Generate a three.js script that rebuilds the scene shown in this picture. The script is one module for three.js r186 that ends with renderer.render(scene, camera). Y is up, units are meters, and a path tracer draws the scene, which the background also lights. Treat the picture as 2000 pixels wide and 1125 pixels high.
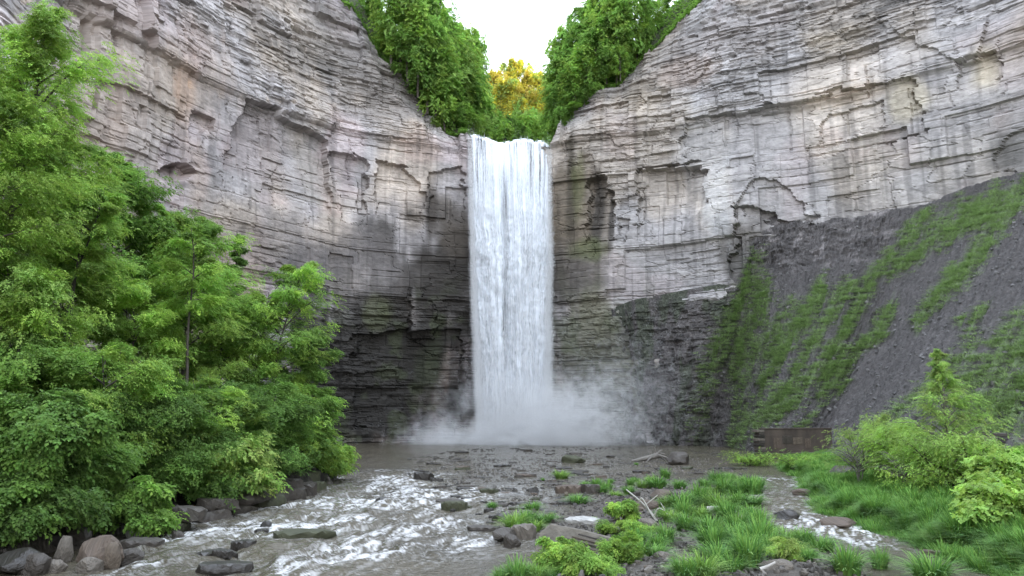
import * as THREE from 'three';
import { mergeGeometries, mergeVertices, toCreasedNormals } from 'three/addons/utils/BufferGeometryUtils.js';
import { RoundedBoxGeometry } from 'three/addons/geometries/RoundedBoxGeometry.js';

// ------------------------------------------------------------ camera, sky, sun, exposure
const scene = new THREE.Scene();
const PITCH = 10.03 * Math.PI / 180, FOCAL = 1450, EYE = 5;          // eye 5 m above the river
const camera = new THREE.PerspectiveCamera(2 * Math.atan(562.5 / FOCAL) * 180 / Math.PI, 16 / 9, 0.5, 2000);
camera.position.set(0, EYE, 0);
camera.rotation.set(PITCH, 0, 0);
scene.add(camera);

const renderer = new THREE.WebGLRenderer({ antialias: true });
renderer.toneMapping = THREE.LinearToneMapping;
renderer.toneMappingExposure = 2.2;
renderer.shadowMap.enabled = true;

{ // bright, thinly veiled evening sky: white towards the horizon, pale blue overhead
  const W = 128, H = 64, data = new Float32Array(W * H * 4);
  for (let r = 0; r < H; r++) for (let c = 0; c < W; c++) {
    const up = ((r + 0.5) / H - 0.5) * Math.PI, e = Math.max(0, Math.sin(up)), k = Math.pow(1 - e, 1.6);
    const o = (r * W + c) * 4;
    data[o] = 1.5 + 0.55 * k; data[o + 1] = 1.7 + 0.40 * k; data[o + 2] = 2.02 + 0.14 * k; data[o + 3] = 1;
  }
  const sky = new THREE.DataTexture(data, W, H, THREE.RGBAFormat, THREE.FloatType);
  sky.mapping = THREE.EquirectangularReflectionMapping; sky.magFilter = THREE.LinearFilter; sky.needsUpdate = true;
  scene.background = sky; scene.environment = sky;
}
const sun = new THREE.DirectionalLight(new THREE.Color(1, 0.8, 0.5), 5);   // low evening sun from the right, hidden behind the right plateau
sun.position.set(300, 82, 90); sun.target.position.set(0, 0, 0);
sun.castShadow = true; sun.shadow.mapSize.set(2048, 2048);
Object.assign(sun.shadow.camera, { left: -320, right: 320, top: 320, bottom: -320, near: 1, far: 1200 });
scene.add(sun, sun.target);

// ------------------------------------------------------------ helpers
function rng(seed) { let s = seed | 0; return () => { s = (s + 0x6d2b79f5) | 0; let t = Math.imul(s ^ (s >>> 15), 1 | s); t = (t + Math.imul(t ^ (t >>> 7), 61 | t)) ^ t; return ((t ^ (t >>> 14)) >>> 0) / 4294967296; }; }
function hash(a, b = 0, c = 0) { let h = Math.imul(a | 0, 374761393) ^ Math.imul(b | 0, 668265263) ^ Math.imul(c | 0, 1274126177); h = Math.imul(h ^ (h >>> 13), 1103515245); h = Math.imul(h ^ (h >>> 15), 0x2c1b3c6d); return ((h ^ (h >>> 16)) >>> 0) / 4294967296; }
const sstep = (a, b, x) => { const t = Math.min(1, Math.max(0, (x - a) / (b - a))); return t * t * (3 - 2 * t); };
const lerp = (a, b, t) => a + (b - a) * t, clamp = (x, a = 0, b = 1) => Math.min(b, Math.max(a, x));
function vn(x, y, s = 0) { const i = Math.floor(x), j = Math.floor(y), u = x - i, v = y - j, a = u * u * (3 - 2 * u), b = v * v * (3 - 2 * v); return lerp(lerp(hash(i, j, s), hash(i + 1, j, s), a), lerp(hash(i, j + 1, s), hash(i + 1, j + 1, s), a), b); }
function fbm(x, y, s = 0, o = 4) { let r = 0, a = 0.5, n = 0; for (let k = 0; k < o; k++) { r += a * vn(x, y, s + k * 17); n += a; a *= 0.5; x *= 2.03; y *= 2.03; } return r / n; }
function pw(table, x) { if (x <= table[0][0]) return table[0][1]; for (let i = 1; i < table.length; i++) if (x <= table[i][0]) { const [a, p] = table[i - 1], [b, q] = table[i]; return lerp(p, q, (x - a) / (b - a)); } return table[table.length - 1][1]; }
// Places were measured on the photograph: px, py are its pixels (2000 x 1125); the results are places in the gorge, in metres.
function ray(px, py) { const u = (px - 1000) / FOCAL, v = (562.5 - py) / FOCAL, c = Math.cos(PITCH), s = Math.sin(PITCH); return [u, v * c + s, v * s - c]; }
function P(px, py, d) { const r = ray(px, py), t = d / -r[2]; return [r[0] * t, EYE + r[1] * t, -d]; }
function G(px, py, y = 0) { const r = ray(px, py), t = (y - EYE) / r[1]; return [r[0] * t, y, r[2] * t]; }
function inPoly(p, x, y) { let c = false; for (let i = 0, j = p.length - 1; i < p.length; j = i++) { const [a, b] = p[i], [e, f] = p[j]; if ((b > y) !== (f > y) && x < (e - a) * (y - b) / (f - b) + a) c = !c; } return c; }
function segDist(p, closed, x, y) { let m = 1e9; for (let i = closed ? 0 : 1; i < p.length; i++) { const [a, b] = p[(i + p.length - 1) % p.length], [e, f] = p[i], dx = e - a, dy = f - b, t = clamp(((x - a) * dx + (y - b) * dy) / (dx * dx + dy * dy || 1)); m = Math.min(m, Math.hypot(x - a - dx * t, y - b - dy * t)); } return m; }

const used = {};
function numbered(n) { used[n] = (used[n] ?? -1) + 1; return used[n] ? n + '_' + String(used[n]).padStart(3, '0') : n; }
function mesh(name, geo, mat, parent = scene) { const m = new THREE.Mesh(geo, mat); m.name = parent === scene ? numbered(name) : name; m.castShadow = m.receiveShadow = true; parent.add(m); return m; }
function thing(name, label, category, group, pos = [0, 0, 0]) { const g = new THREE.Group(); g.name = numbered(name); g.position.set(...pos); tag(g, label, category, group); scene.add(g); return g; }
function tag(o, label, category, group, kind) { if (label) o.userData.label = label; if (category) o.userData.category = category; if (group) o.userData.group = group; if (kind) o.userData.kind = kind; return o; }
function copyOf(o, label, group) { const c = o.clone(); c.name = numbered(o.name.replace(/_\d{3}$/, '')); c.userData = { ...o.userData }; if (label) c.userData.label = label; if (group) c.userData.group = group; scene.add(c); return c; }
function geo(pos, idx, col, uv, cs = 3) { const g = new THREE.BufferGeometry(); g.setAttribute('position', new THREE.Float32BufferAttribute(pos, 3)); if (col) g.setAttribute('color', new THREE.Float32BufferAttribute(col, cs)); if (uv) g.setAttribute('uv', new THREE.Float32BufferAttribute(uv, 2)); if (idx) g.setIndex(new THREE.BufferAttribute(new Uint32Array(idx), 1)); return g; }
function tube(pts, radii, sides = 6) { // one tapered limb through pts
  const pos = [], idx = [], uv = [], n = pts.length, T = new THREE.Vector3(), A = new THREE.Vector3(), B = new THREE.Vector3(); let len = 0;
  for (let i = 0; i < n; i++) {
    T.subVectors(pts[Math.min(n - 1, i + 1)], pts[Math.max(0, i - 1)]).normalize(); A.set(Math.abs(T.y) > 0.9 ? 1 : 0, Math.abs(T.y) > 0.9 ? 0 : 1, 0).cross(T).normalize(); B.crossVectors(T, A);
    if (i) len += pts[i].distanceTo(pts[i - 1]);
    for (let k = 0; k <= sides; k++) { const a = k / sides * 6.2832, c = Math.cos(a) * radii[i], s = Math.sin(a) * radii[i]; pos.push(pts[i].x + A.x * c + B.x * s, pts[i].y + A.y * c + B.y * s, pts[i].z + A.z * c + B.z * s); uv.push(k / sides, len); }
  }
  for (let i = 0; i < n - 1; i++) for (let k = 0; k < sides; k++) { const a = i * (sides + 1) + k, b = a + sides + 1; idx.push(a, a + 1, b, a + 1, b + 1, b); }
  const g = geo(pos, idx, null, uv); g.computeVertexNormals(); return g;
}
const ones = ['', 'first', 'second', 'third', 'fourth', 'fifth', 'sixth', 'seventh', 'eighth', 'ninth', 'tenth', 'eleventh', 'twelfth', 'thirteenth', 'fourteenth', 'fifteenth', 'sixteenth', 'seventeenth', 'eighteenth', 'nineteenth'], tens = [, , 'twenty', 'thirty', 'forty', 'fifty', 'sixty'];
const ord = (n) => n < 20 ? ones[n] : n % 10 ? tens[Math.floor(n / 10)] + '-' + ones[n % 10] : tens[n / 10].replace(/y$/, 'ieth');
function nameByPlace(list, text, key) { [...list].sort((a, b) => key(a) - key(b)).forEach((o, i) => { o.userData.label = text.replace('#', ord(i + 1)); }); }   // counted from one end of the row
const across = (o) => o.position.x / (o.position.y * 0.1 - o.position.z);
const V = (x, y, z) => new THREE.Vector3(x, y, z);

// ------------------------------------------------------------ textures and materials
function noiseTex(size, sx, sy, seed, contrast, base, srgb) { // tileable grain, cells sx by sy across the tile
  const d = new Uint8Array(size * size * 4);
  const per = (x, y, px, py, s) => { const i = Math.floor(x), j = Math.floor(y), u = x - i, v = y - j, a = u * u * (3 - 2 * u), b = v * v * (3 - 2 * v), m = (k, n) => ((k % n) + n) % n; return lerp(lerp(hash(m(i, px), m(j, py), s), hash(m(i + 1, px), m(j, py), s), a), lerp(hash(m(i, px), m(j + 1, py), s), hash(m(i + 1, px), m(j + 1, py), s), a), b); };
  for (let y = 0; y < size; y++) for (let x = 0; x < size; x++) {
    let r = 0, a = 0.5, n = 0, fx = sx, fy = sy;
    for (let k = 0; k < 5; k++) { r += a * per(x / size * fx, y / size * fy, fx, fy, seed + k * 31); n += a; a *= 0.62; fx *= 2; fy *= 2; }
    const v = clamp(base + (r / n - 0.5) * contrast) * 255, o = (y * size + x) * 4; d[o] = d[o + 1] = d[o + 2] = v; d[o + 3] = 255;
  }
  const t = new THREE.DataTexture(d, size, size); t.wrapS = t.wrapT = THREE.RepeatWrapping; t.magFilter = THREE.LinearFilter; t.needsUpdate = true; if (srgb) t.colorSpace = THREE.SRGBColorSpace; return t;
}
const rockC = noiseTex(512, 9, 15, 3, 0.6, 0.86), rockB = noiseTex(512, 8, 15, 9, 1.5, 0.5), grain = noiseTex(512, 8, 8, 21, 0.8, 0.85), grainB = noiseTex(512, 8, 8, 23, 1.4, 0.5), rippleB = noiseTex(512, 9, 14, 41, 1.3, 0.5), barkC = noiseTex(256, 24, 4, 51, 1.0, 0.75);
function rep(t, u, v) { const c = t.clone(); c.repeat.set(u, v); c.needsUpdate = true; return c; }
const std = (o) => new THREE.MeshStandardMaterial(o), phys = (o) => new THREE.MeshPhysicalMaterial(o);
const M = {
  cliff: std({ vertexColors: true, roughness: 0.92, map: rep(rockC, 1 / 7, 1 / 7), bumpMap: rep(rockB, 1 / 6, 1 / 6), bumpScale: 0.07, flatShading: true }),
  scree: std({ vertexColors: true, roughness: 0.95, map: rep(grain, 1 / 5, 1 / 5), bumpMap: rep(grainB, 1 / 4, 1 / 4), bumpScale: 0.3, flatShading: true }),
  soil: std({ vertexColors: true, roughness: 0.9, map: rep(grain, 1 / 3, 1 / 3), bumpMap: rep(grainB, 1 / 2, 1 / 2), bumpScale: 0.12 }),
  water: phys({ vertexColors: true, roughness: 0.1, bumpMap: rep(rippleB, 1 / 2.6, 1 / 1.7), bumpScale: 0.075, ior: 1.33, specularIntensity: 1 }),
  fall: std({ vertexColors: true, roughness: 0.7, transparent: true }),
  spray: std({ color: new THREE.Color(0.74, 0.75, 0.76), roughness: 0.8, flatShading: true }),
  bark: std({ color: new THREE.Color(0.10, 0.085, 0.07), roughness: 0.95, map: barkC }),
  darkBark: std({ color: new THREE.Color(0.045, 0.038, 0.03), roughness: 0.95, map: barkC }),
  paleWood: std({ color: new THREE.Color(0.5, 0.48, 0.44), roughness: 0.85, map: barkC }),
  deadWood: std({ color: new THREE.Color(0.2, 0.185, 0.165), roughness: 0.85, map: barkC }),
  leaf: phys({ color: new THREE.Color(1, 1, 1), roughness: 0.9, transmission: 0.5, thickness: 0, specularIntensity: 0.25, flatShading: true, side: THREE.DoubleSide }),
  grass: phys({ vertexColors: true, roughness: 0.85, transmission: 0.3, thickness: 0, specularIntensity: 0.3, side: THREE.DoubleSide }),
  concrete: std({ color: new THREE.Color(0.085, 0.066, 0.052), roughness: 0.9, map: rep(barkC, 0.4, 0.25), bumpMap: grainB, bumpScale: 0.02 }),
};
M.pebble = std({ color: new THREE.Color(1, 1, 1), roughness: 0.7, flatShading: true });
function stone(r, g, b, rough = 0.75) { return std({ color: new THREE.Color(r, g, b), roughness: rough, map: rep(grain, 0.7, 0.7), bumpMap: rep(grainB, 0.6, 0.6), bumpScale: 0.035 }); }
const S = { wet: stone(0.028, 0.024, 0.02, 0.4), dark: stone(0.055, 0.046, 0.037, 0.6), grey: stone(0.14, 0.122, 0.1), brown: stone(0.1, 0.075, 0.056), tan: stone(0.115, 0.09, 0.066), pale: stone(0.42, 0.41, 0.39), moss: stone(0.05, 0.054, 0.026), slab: stone(0.15, 0.135, 0.11) };

// ------------------------------------------------------------ the gorge wall: a plan curve and a height
const pl = (px, d) => [(px - 1000) / FOCAL * (d * 0.985 + 6), -d];
const PLAN = [[-52, 90], [-60, 30], [-65, -20], [-67, -62], pl(0, 92), pl(130, 106), pl(250, 116), pl(360, 127), pl(480, 138), pl(650, 154), pl(800, 161), pl(917, 163.5), [0, -165], pl(1078, 161), pl(1240, 154), pl(1330, 150), pl(1430, 144.5), pl(1600, 138), pl(1780, 130), pl(2000, 119), [95, -88], [98, -40], [94, 20], [88, 90]];
const curve = new THREE.CatmullRomCurve3(PLAN.map(([x, z]) => V(x, 0, z)), false, 'centripetal');
const NS = 4000, CX = new Float64Array(NS + 1), CZ = new Float64Array(NS + 1), CS = new Float64Array(NS + 1), NX = new Float64Array(NS + 1), NZ = new Float64Array(NS + 1);
for (let i = 0; i <= NS; i++) { const p = curve.getPoint(i / NS); CX[i] = p.x; CZ[i] = p.z; if (i) CS[i] = CS[i - 1] + Math.hypot(CX[i] - CX[i - 1], CZ[i] - CZ[i - 1]); }
for (let i = 0; i <= NS; i++) { const a = Math.max(0, i - 70), b = Math.min(NS, i + 70), tx = CX[b] - CX[a], tz = CZ[b] - CZ[a], l = Math.hypot(tx, tz); NX[i] = -tz / l; NZ[i] = tx / l; } // towards the river
function idxAt(s) { let a = 0, b = NS; while (b - a > 1) { const m = (a + b) >> 1; if (CS[m] <= s) a = m; else b = m; } return a + clamp((s - CS[a]) / (CS[b] - CS[a])); }
function planAt(s) { const f = idxAt(s), i = Math.min(NS - 1, Math.floor(f)), t = f - i; return [lerp(CX[i], CX[i + 1], t), lerp(CZ[i], CZ[i + 1], t), lerp(NX[i], NX[i + 1], t), lerp(NZ[i], NZ[i + 1], t)]; }
function wallAt(px, py) { // where that sight line meets the wall: [along, height]
  const r = ray(px, py), k = r[0] / -r[2];
  for (let i = 1; i <= NS; i++) { if (CZ[i] > -20) continue; const f0 = CX[i - 1] + k * CZ[i - 1], f1 = CX[i] + k * CZ[i]; if (f0 * f1 <= 0 && CZ[i - 1] < -20) { const t = f0 / (f0 - f1 || 1), d = -lerp(CZ[i - 1], CZ[i], t); return [lerp(CS[i - 1], CS[i], t), EYE + r[1] * d / -r[2]]; } }
  return [k < 0 ? 0 : CS[NS], 0];
}
const sAt = (px) => wallAt(px, 500)[0], S_FALL = sAt(1000);
const RIM = [[0, 112], [sAt(560), 112], ...[[700, -30], [722, 0], [760, 80], [800, 140], [840, 198], [880, 250], [914, 258]].map(([a, b]) => wallAt(a, b)), ...[[921, 268], [975, 286], [1040, 280], [1070, 288]].map(([a, b]) => wallAt(a, b)), ...[[1078, 272], [1090, 235], [1115, 198], [1150, 178], [1195, 145], [1225, 105], [1265, 58], [1310, 0]].map(([a, b]) => wallAt(a, b)), [sAt(1420), 106], [sAt(1700), 110], [CS[NS], 114]];
function topAt(s) { const t = pw(RIM, s), lip = Math.abs(s - S_FALL) < 10.5; return t + (lip ? 0 : (fbm(s * 0.22, 3.3, 70, 3) - 0.5) * 4 + (hash(Math.floor(s / 1.7 + vn(s, 1, 71)), 72) - 0.5) * 1.6); }

// beds of rock, thick and thin, shared by both sides of the gorge
function bedList(seed, a, b) { const r = rng(seed), l = [-8]; while (l[l.length - 1] < 130) l.push(l[l.length - 1] + lerp(a, b, Math.pow(r(), 1.4))); return l; }
const BIG = bedList(5, 5.5, 12), MID = bedList(11, 1.1, 3.6), FINE = bedList(17, 0.35, 0.95);
BIG.push(67.2, 30.5); BIG.sort((a, b) => a - b);
function bedAt(l, y) { let a = 0, b = l.length - 1; while (b - a > 1) { const m = (a + b) >> 1; if (l[m] <= y) a = m; else b = m; } return a; }
function block(l, s, y, w0, w1, seed) { const b = bedAt(l, y), w = lerp(w0, w1, hash(b, 1, seed)), k = Math.floor((s + hash(b, 2, seed) * 50) / w + (vn(s / w * 0.7, b * 3.7, seed) - 0.5) * 1.1); return [hash(b, k, seed) - 0.5, y - l[b], b, k]; }
function joints(s, y, w, seed) { // upright slabs between vertical joints: [depth, metres from the joint, joint id]
  const b = bedAt(BIG, y + hash(Math.floor(s / 9), seed) * 4), x = s / w + hash(b, seed) * 9 + (vn(s / w * 0.9, b * 2.3, seed) - 0.5) * 1.0 + (vn(s * 0.3, y * 0.35, seed + 1) - 0.5) * 0.16, k = Math.floor(x); return [hash(b, k, seed) - 0.5, (x - k) * w, hash(b, k, seed + 1)]; }

// notches, overhangs and scars of the wall, outlined on the photograph and kept in wall coordinates (along, height)
const scars = [
  { p: [[482, 190], [556, 214], [558, 228], [612, 250], [652, 272], [650, 330], [640, 440], [560, 470], [450, 430], [455, 262], [476, 222]], depth: 2.6, fade: 26 },
  { p: [[325, 322], [345, 316], [372, 322], [376, 336], [360, 352], [318, 352], [312, 338]], depth: 2.8, fade: 9 },
  { p: [[372, 214], [420, 222], [424, 250], [390, 262], [385, 300], [372, 300]], depth: 1.2, fade: 12 },
  { p: [[655, 292], [690, 296], [720, 320], [716, 440], [690, 460], [662, 440]], depth: 1.6, fade: 22 },
  { p: [[735, 310], [790, 330], [830, 352], [828, 440], [742, 430]], depth: 1.5, fade: 18 },
  { p: [[842, 330], [905, 322], [914, 450], [850, 460]], depth: 1.3, fade: 18 },
  { p: [[800, 560], [850, 590], [860, 660], [810, 660]], depth: -1.6, fade: 99 },
  { p: [[690, 650], [905, 640], [910, 820], [690, 830]], depth: 1.8, fade: 99 },
  { p: [[1240, 326], [1338, 314], [1372, 328], [1374, 350], [1384, 400], [1330, 445], [1245, 470], [1236, 380]], depth: 2.0, fade: 22 },
  { p: [[1155, 345], [1190, 338], [1200, 470], [1150, 480]], depth: 1.8, fade: 25 },
  { p: [[1200, 430], [1225, 470], [1230, 430]], depth: 1.2, fade: 12 },
  { p: [[1330, 226], [1440, 213], [1560, 192], [1700, 163], [1785, 147], [1800, 210], [1810, 260], [1700, 290], [1560, 310], [1440, 330], [1340, 330]], depth: 1.1, fade: 30 },
  { p: [[1450, 372], [1470, 345], [1500, 338], [1530, 352], [1560, 385], [1590, 425], [1560, 434], [1450, 424]], depth: 0.7, fade: 99 },
  { p: [[1432, 398], [1600, 436], [1720, 470], [1720, 600], [1436, 590]], depth: 1.4, fade: 99 },
  { p: [[1936, 300], [1965, 262], [2010, 240], [2010, 340], [1940, 345]], depth: 0.7, fade: 99 },
  { p: [[1225, 598], [1320, 588], [1330, 660], [1228, 655]], depth: 1.4, fade: 99 },
  { p: [[1600, 232], [1612, 210], [1640, 206], [1720, 190], [1730, 230], [1660, 262], [1622, 290], [1606, 290]], depth: 0.7, fade: 14 },
  { p: [[1745, 45], [1790, 30], [1860, 20], [1930, 50], [1900, 120], [1800, 90]], depth: -0.7, fade: 99 },
  { p: [[1870, 112], [1945, 100], [1952, 150], [1960, 172], [1890, 180], [1866, 166]], depth: 1.1, fade: 10 },
].map((f) => { const q = f.p.map(([a, b]) => wallAt(a, b)), xs = q.map((v) => v[0]), ys = q.map((v) => v[1]); return { q, depth: f.depth, fade: f.fade, x0: Math.min(...xs) - 1.5, x1: Math.max(...xs) + 1.5, y0: Math.min(...ys) - 1.5, y1: Math.max(...ys) + 1.5 }; });
function facet(s, y, w, h, seed) { // irregular broken faces: [depth, leaning in and out, distance to the next face, cell id]
  const X = s / w + (vn(s / w * 0.6, y / h * 0.6, seed) - 0.5) * 0.5, Y = y / h + (vn(s / w * 0.4 + 7, y / h * 0.6, seed + 1) - 0.5) * 0.3, i0 = Math.floor(X), j0 = Math.floor(Y); let m = 9, m2 = 9, bi = 0, bj = 0, dx = 0, dy = 0;
  for (let j = j0 - 1; j <= j0 + 1; j++) for (let i = i0 - 1; i <= i0 + 1; i++) { const ex = X - i - 0.15 - 0.7 * hash(i, j, seed + 2), ey = Y - j - 0.3 - 0.4 * hash(i, j, seed + 3), e = Math.max(Math.abs(ex), Math.abs(ey) * 1.25); if (e < m) { m2 = m; m = e; bi = i; bj = j; dx = ex; dy = ey; } else if (e < m2) m2 = e; }
  return [hash(bi, bj, seed + 4) - 0.5, dx * (hash(bi, bj, seed + 5) - 0.5) + dy * (hash(bi, bj, seed + 6) - 0.62), m2 - m, hash(bi, bj, seed + 7)];
}
const S_L = sAt(180), S_R0 = sAt(1085), S_R1 = sAt(1435);
function relief(s, y) { // metres that the face stands out towards the river
  const yw = y + Math.sin(s * 0.045) * 0.7 + (fbm(s * 0.05, y * 0.03, 8, 2) - 0.5) * 1.6;
  const right = s > S_FALL, thin = sstep(71, 77, yw + (fbm(s * 0.04, 1.5, 4, 2) - 0.5) * 8), low = 1 - sstep(26, 34, yw + (fbm(s * 0.05, 9.5, 5, 2) - 0.5) * 8), massive = (1 - thin) * (1 - low);
  const far = clamp(1 - Math.abs(s - S_L) / 22), calm = sstep(0.36, 0.52, fbm(s * 0.05, y * 0.055, 33, 3));
  const [b1, e1, k1] = block(BIG, s, yw, 7, 24, 101), [b2, e2] = block(MID, s, yw, 2.5, 9, 102), [b3] = block(FINE, s, yw, 0.9, 4.5, 103), [b4] = block(MID, s + 40, yw * 0.4 + 9, 1.2, 3.4, 104);
  const [fa, ta, ea, ka] = facet(s, yw, 6.5, 3.1, 130), [fb, tb] = facet(s, yw, 2.6, 1.0, 140), [fc, tc] = facet(s, yw, 1.1, 0.42, 150), broken = lerp(0.35, 1, sstep(0.4, 0.62, fbm(s * 0.09, y * 0.1, 36, 3)));
  let d = -(y - 35) * 0.045 + (fbm(s * 0.03, y * 0.012, 12, 2) - 0.5) * 3.4;
  d += b1 * (1.25 + far * 1.6 + thin * 0.5 + low * 0.3) + b2 * (0.13 + thin * 0.5 + low * 0.36 + far * 0.9) * lerp(0.12, 1.1, 1 - calm * massive) + b3 * (0.03 + thin * 0.4 + low * 0.2 + far * 0.25) * lerp(0.1, 1.2, 1 - calm * massive) + b4 * far * 1.7;
  d += ((fa * 0.75 + ta * 0.35) * (0.35 + 0.65 * broken) + (fb * 0.34 + tb * 0.2) * broken + (fc * 0.16 + tc * 0.16) * broken) * (1 - 0.85 * calm * massive);
  { const bm = bedAt(MID, yw), bf = bedAt(FINE, yw); if (yw - MID[bm] < 0.22 && vn(s * 0.06, bm * 3.1, 160) > 0.55 + 0.33 * calm * massive) d -= 0.22; if (yw - FINE[bf] < 0.2 && vn(s * 0.07, bf * 3.1, 161) > 0.76 + 0.24 * calm * massive) d -= 0.12; }
  { const [jd, je, jk] = joints(s, yw, 5.5, 170), m = massive * 0.8 + low * 0.35 + far * 0.5; d += jd * 0.8 * m * (0.5 + 0.6 * broken); if (je < 0.3 && jk > 0.86) d -= 0.4 * m; d += joints(s, yw, 2.1, 180)[0] * 0.24 * m * broken * broken; }
  if (ea < 0.035 && ka > 0.6) d -= 0.2;
  if (e1 < 0.34 && hash(k1, 7, 1) > 0.35) d -= 0.28;
  if (e2 < 0.2 && b2 > -0.2) d -= 0.12 + 0.1 * thin;
  d += sstep(66.2, 67.4, yw) * (1 - sstep(70, 76, yw)) * 0.9 * (0.4 + vn(s * 0.2, 2, 91));     // hard cap bed
  d -= sstep(71, 100, y) * 3.2;
  const tp = topAt(s); d -= sstep(9, 0, tp - y) * (Math.abs(s - S_FALL) < 12 ? 0.6 : 3.0);
  d -= sstep(26, 3, y) * sstep(34, 12, Math.abs(s - S_FALL)) * 2.2;                               // undercut round the plunge pool
  const jx = s + fb * 0.4 + fa * 1.2 + (fbm(s * 0.25, y * 0.3, 55, 4) - 0.5) * 3.6, jy = y + fb * 0.35 + fa * 1.0 + (fbm(s * 0.16, y * 0.2, 56, 3) - 0.5) * 1.6;
  for (const f of scars) if (jx > f.x0 && jx < f.x1 && jy > f.y0 && jy < f.y1 && inPoly(f.q, jx, jy)) d -= f.depth * (0.75 + 0.5 * vn(s * 0.15, y * 0.15, 57)) * (f.fade > 90 ? 1 : 1 - sstep(0.25, 1, (f.y1 - y) / f.fade));
  return d + (fbm(s * 0.7, y * 1.1, 61, 3) - 0.5) * 0.16;
}
// staining of the rock: wet black, moss, tan and rust, and the pale freshly broken faces
const tones = [
  // px, py, reach x, reach y, r, g, b, strength
  [790, 670, 230, 200, 0.032, 0.029, 0.025, 1.0], [860, 530, 140, 110, 0.038, 0.033, 0.028, 0.97], [660, 720, 150, 150, 0.036, 0.033, 0.029, 1.0], [720, 800, 200, 90, 0.034, 0.031, 0.027, 0.95], [1180, 770, 130, 110, 0.085, 0.085, 0.065, 0.85], [1100, 520, 60, 90, 0.07, 0.062, 0.052, 0.8], [880, 430, 60, 60, 0.09, 0.075, 0.06, 0.8], [842, 420, 16, 60, 0.06, 0.05, 0.042, 0.9],
  [700, 520, 110, 70, 0.16, 0.145, 0.14, 0.6], [560, 500, 130, 80, 0.2, 0.185, 0.185, 0.5], [1120, 400, 62, 120, 0.15, 0.12, 0.085, 0.85], [1116, 350, 10, 110, 0.06, 0.05, 0.035, 0.9], [1165, 400, 13, 80, 0.04, 0.035, 0.03, 0.9], [1192, 420, 6, 60, 0.04, 0.035, 0.03, 0.85],
  [1110, 540, 60, 50, 0.1, 0.088, 0.078, 0.8], [1160, 690, 100, 120, 0.12, 0.12, 0.085, 0.8], [1160, 610, 60, 40, 0.15, 0.15, 0.095, 0.5], [1280, 630, 70, 50, 0.045, 0.042, 0.045, 0.95], [1130, 360, 14, 60, 0.12, 0.13, 0.05, 0.55], [1150, 490, 30, 20, 0.11, 0.13, 0.05, 0.6], [1460, 500, 50, 90, 0.1, 0.09, 0.08, 0.85], [1420, 480, 24, 60, 0.12, 0.11, 0.1, 0.75], [1560, 520, 170, 60, 0.13, 0.125, 0.12, 0.8],
  [740, 610, 30, 35, 0.08, 0.09, 0.04, 0.6], [845, 720, 30, 60, 0.07, 0.085, 0.045, 0.6], [1975, 300, 45, 50, 0.12, 0.115, 0.11, 0.85],
  [210, 200, 130, 250, 0.44, 0.37, 0.32, 0.6], [380, 130, 90, 100, 0.45, 0.36, 0.29, 0.55], [360, 170, 25, 60, 0.46, 0.31, 0.22, 0.5], [330, 60, 120, 60, 0.36, 0.29, 0.28, 0.5], [520, 300, 60, 80, 0.27, 0.225, 0.215, 0.6], [620, 330, 40, 80, 0.37, 0.33, 0.28, 0.5],
  [690, 100, 140, 90, 0.25, 0.225, 0.205, 0.7], [780, 190, 60, 70, 0.19, 0.17, 0.155, 0.7], [1230, 190, 60, 50, 0.38, 0.32, 0.25, 0.6], [1400, 60, 160, 70, 0.27, 0.245, 0.235, 0.7], [1340, 130, 80, 30, 0.32, 0.25, 0.21, 0.5],
  [1640, 185, 90, 18, 0.45, 0.36, 0.28, 0.5], [1770, 190, 40, 40, 0.5, 0.44, 0.32, 0.6], [1920, 140, 36, 40, 0.52, 0.45, 0.32, 0.6], [1620, 70, 60, 22, 0.42, 0.36, 0.28, 0.4], [1380, 280, 60, 80, 0.45, 0.45, 0.46, 0.5], [1405, 380, 30, 80, 0.5, 0.5, 0.5, 0.6],
].map(([px, py, rx, ry, r, g, b, k]) => { const [s, y] = wallAt(px, py), [s1] = wallAt(px + rx, py), [, y1] = wallAt(px, py - ry); return { s, y, rs: Math.abs(s1 - s) || 5, ry: Math.abs(y1 - y), c: [r, g, b], k }; });
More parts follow.
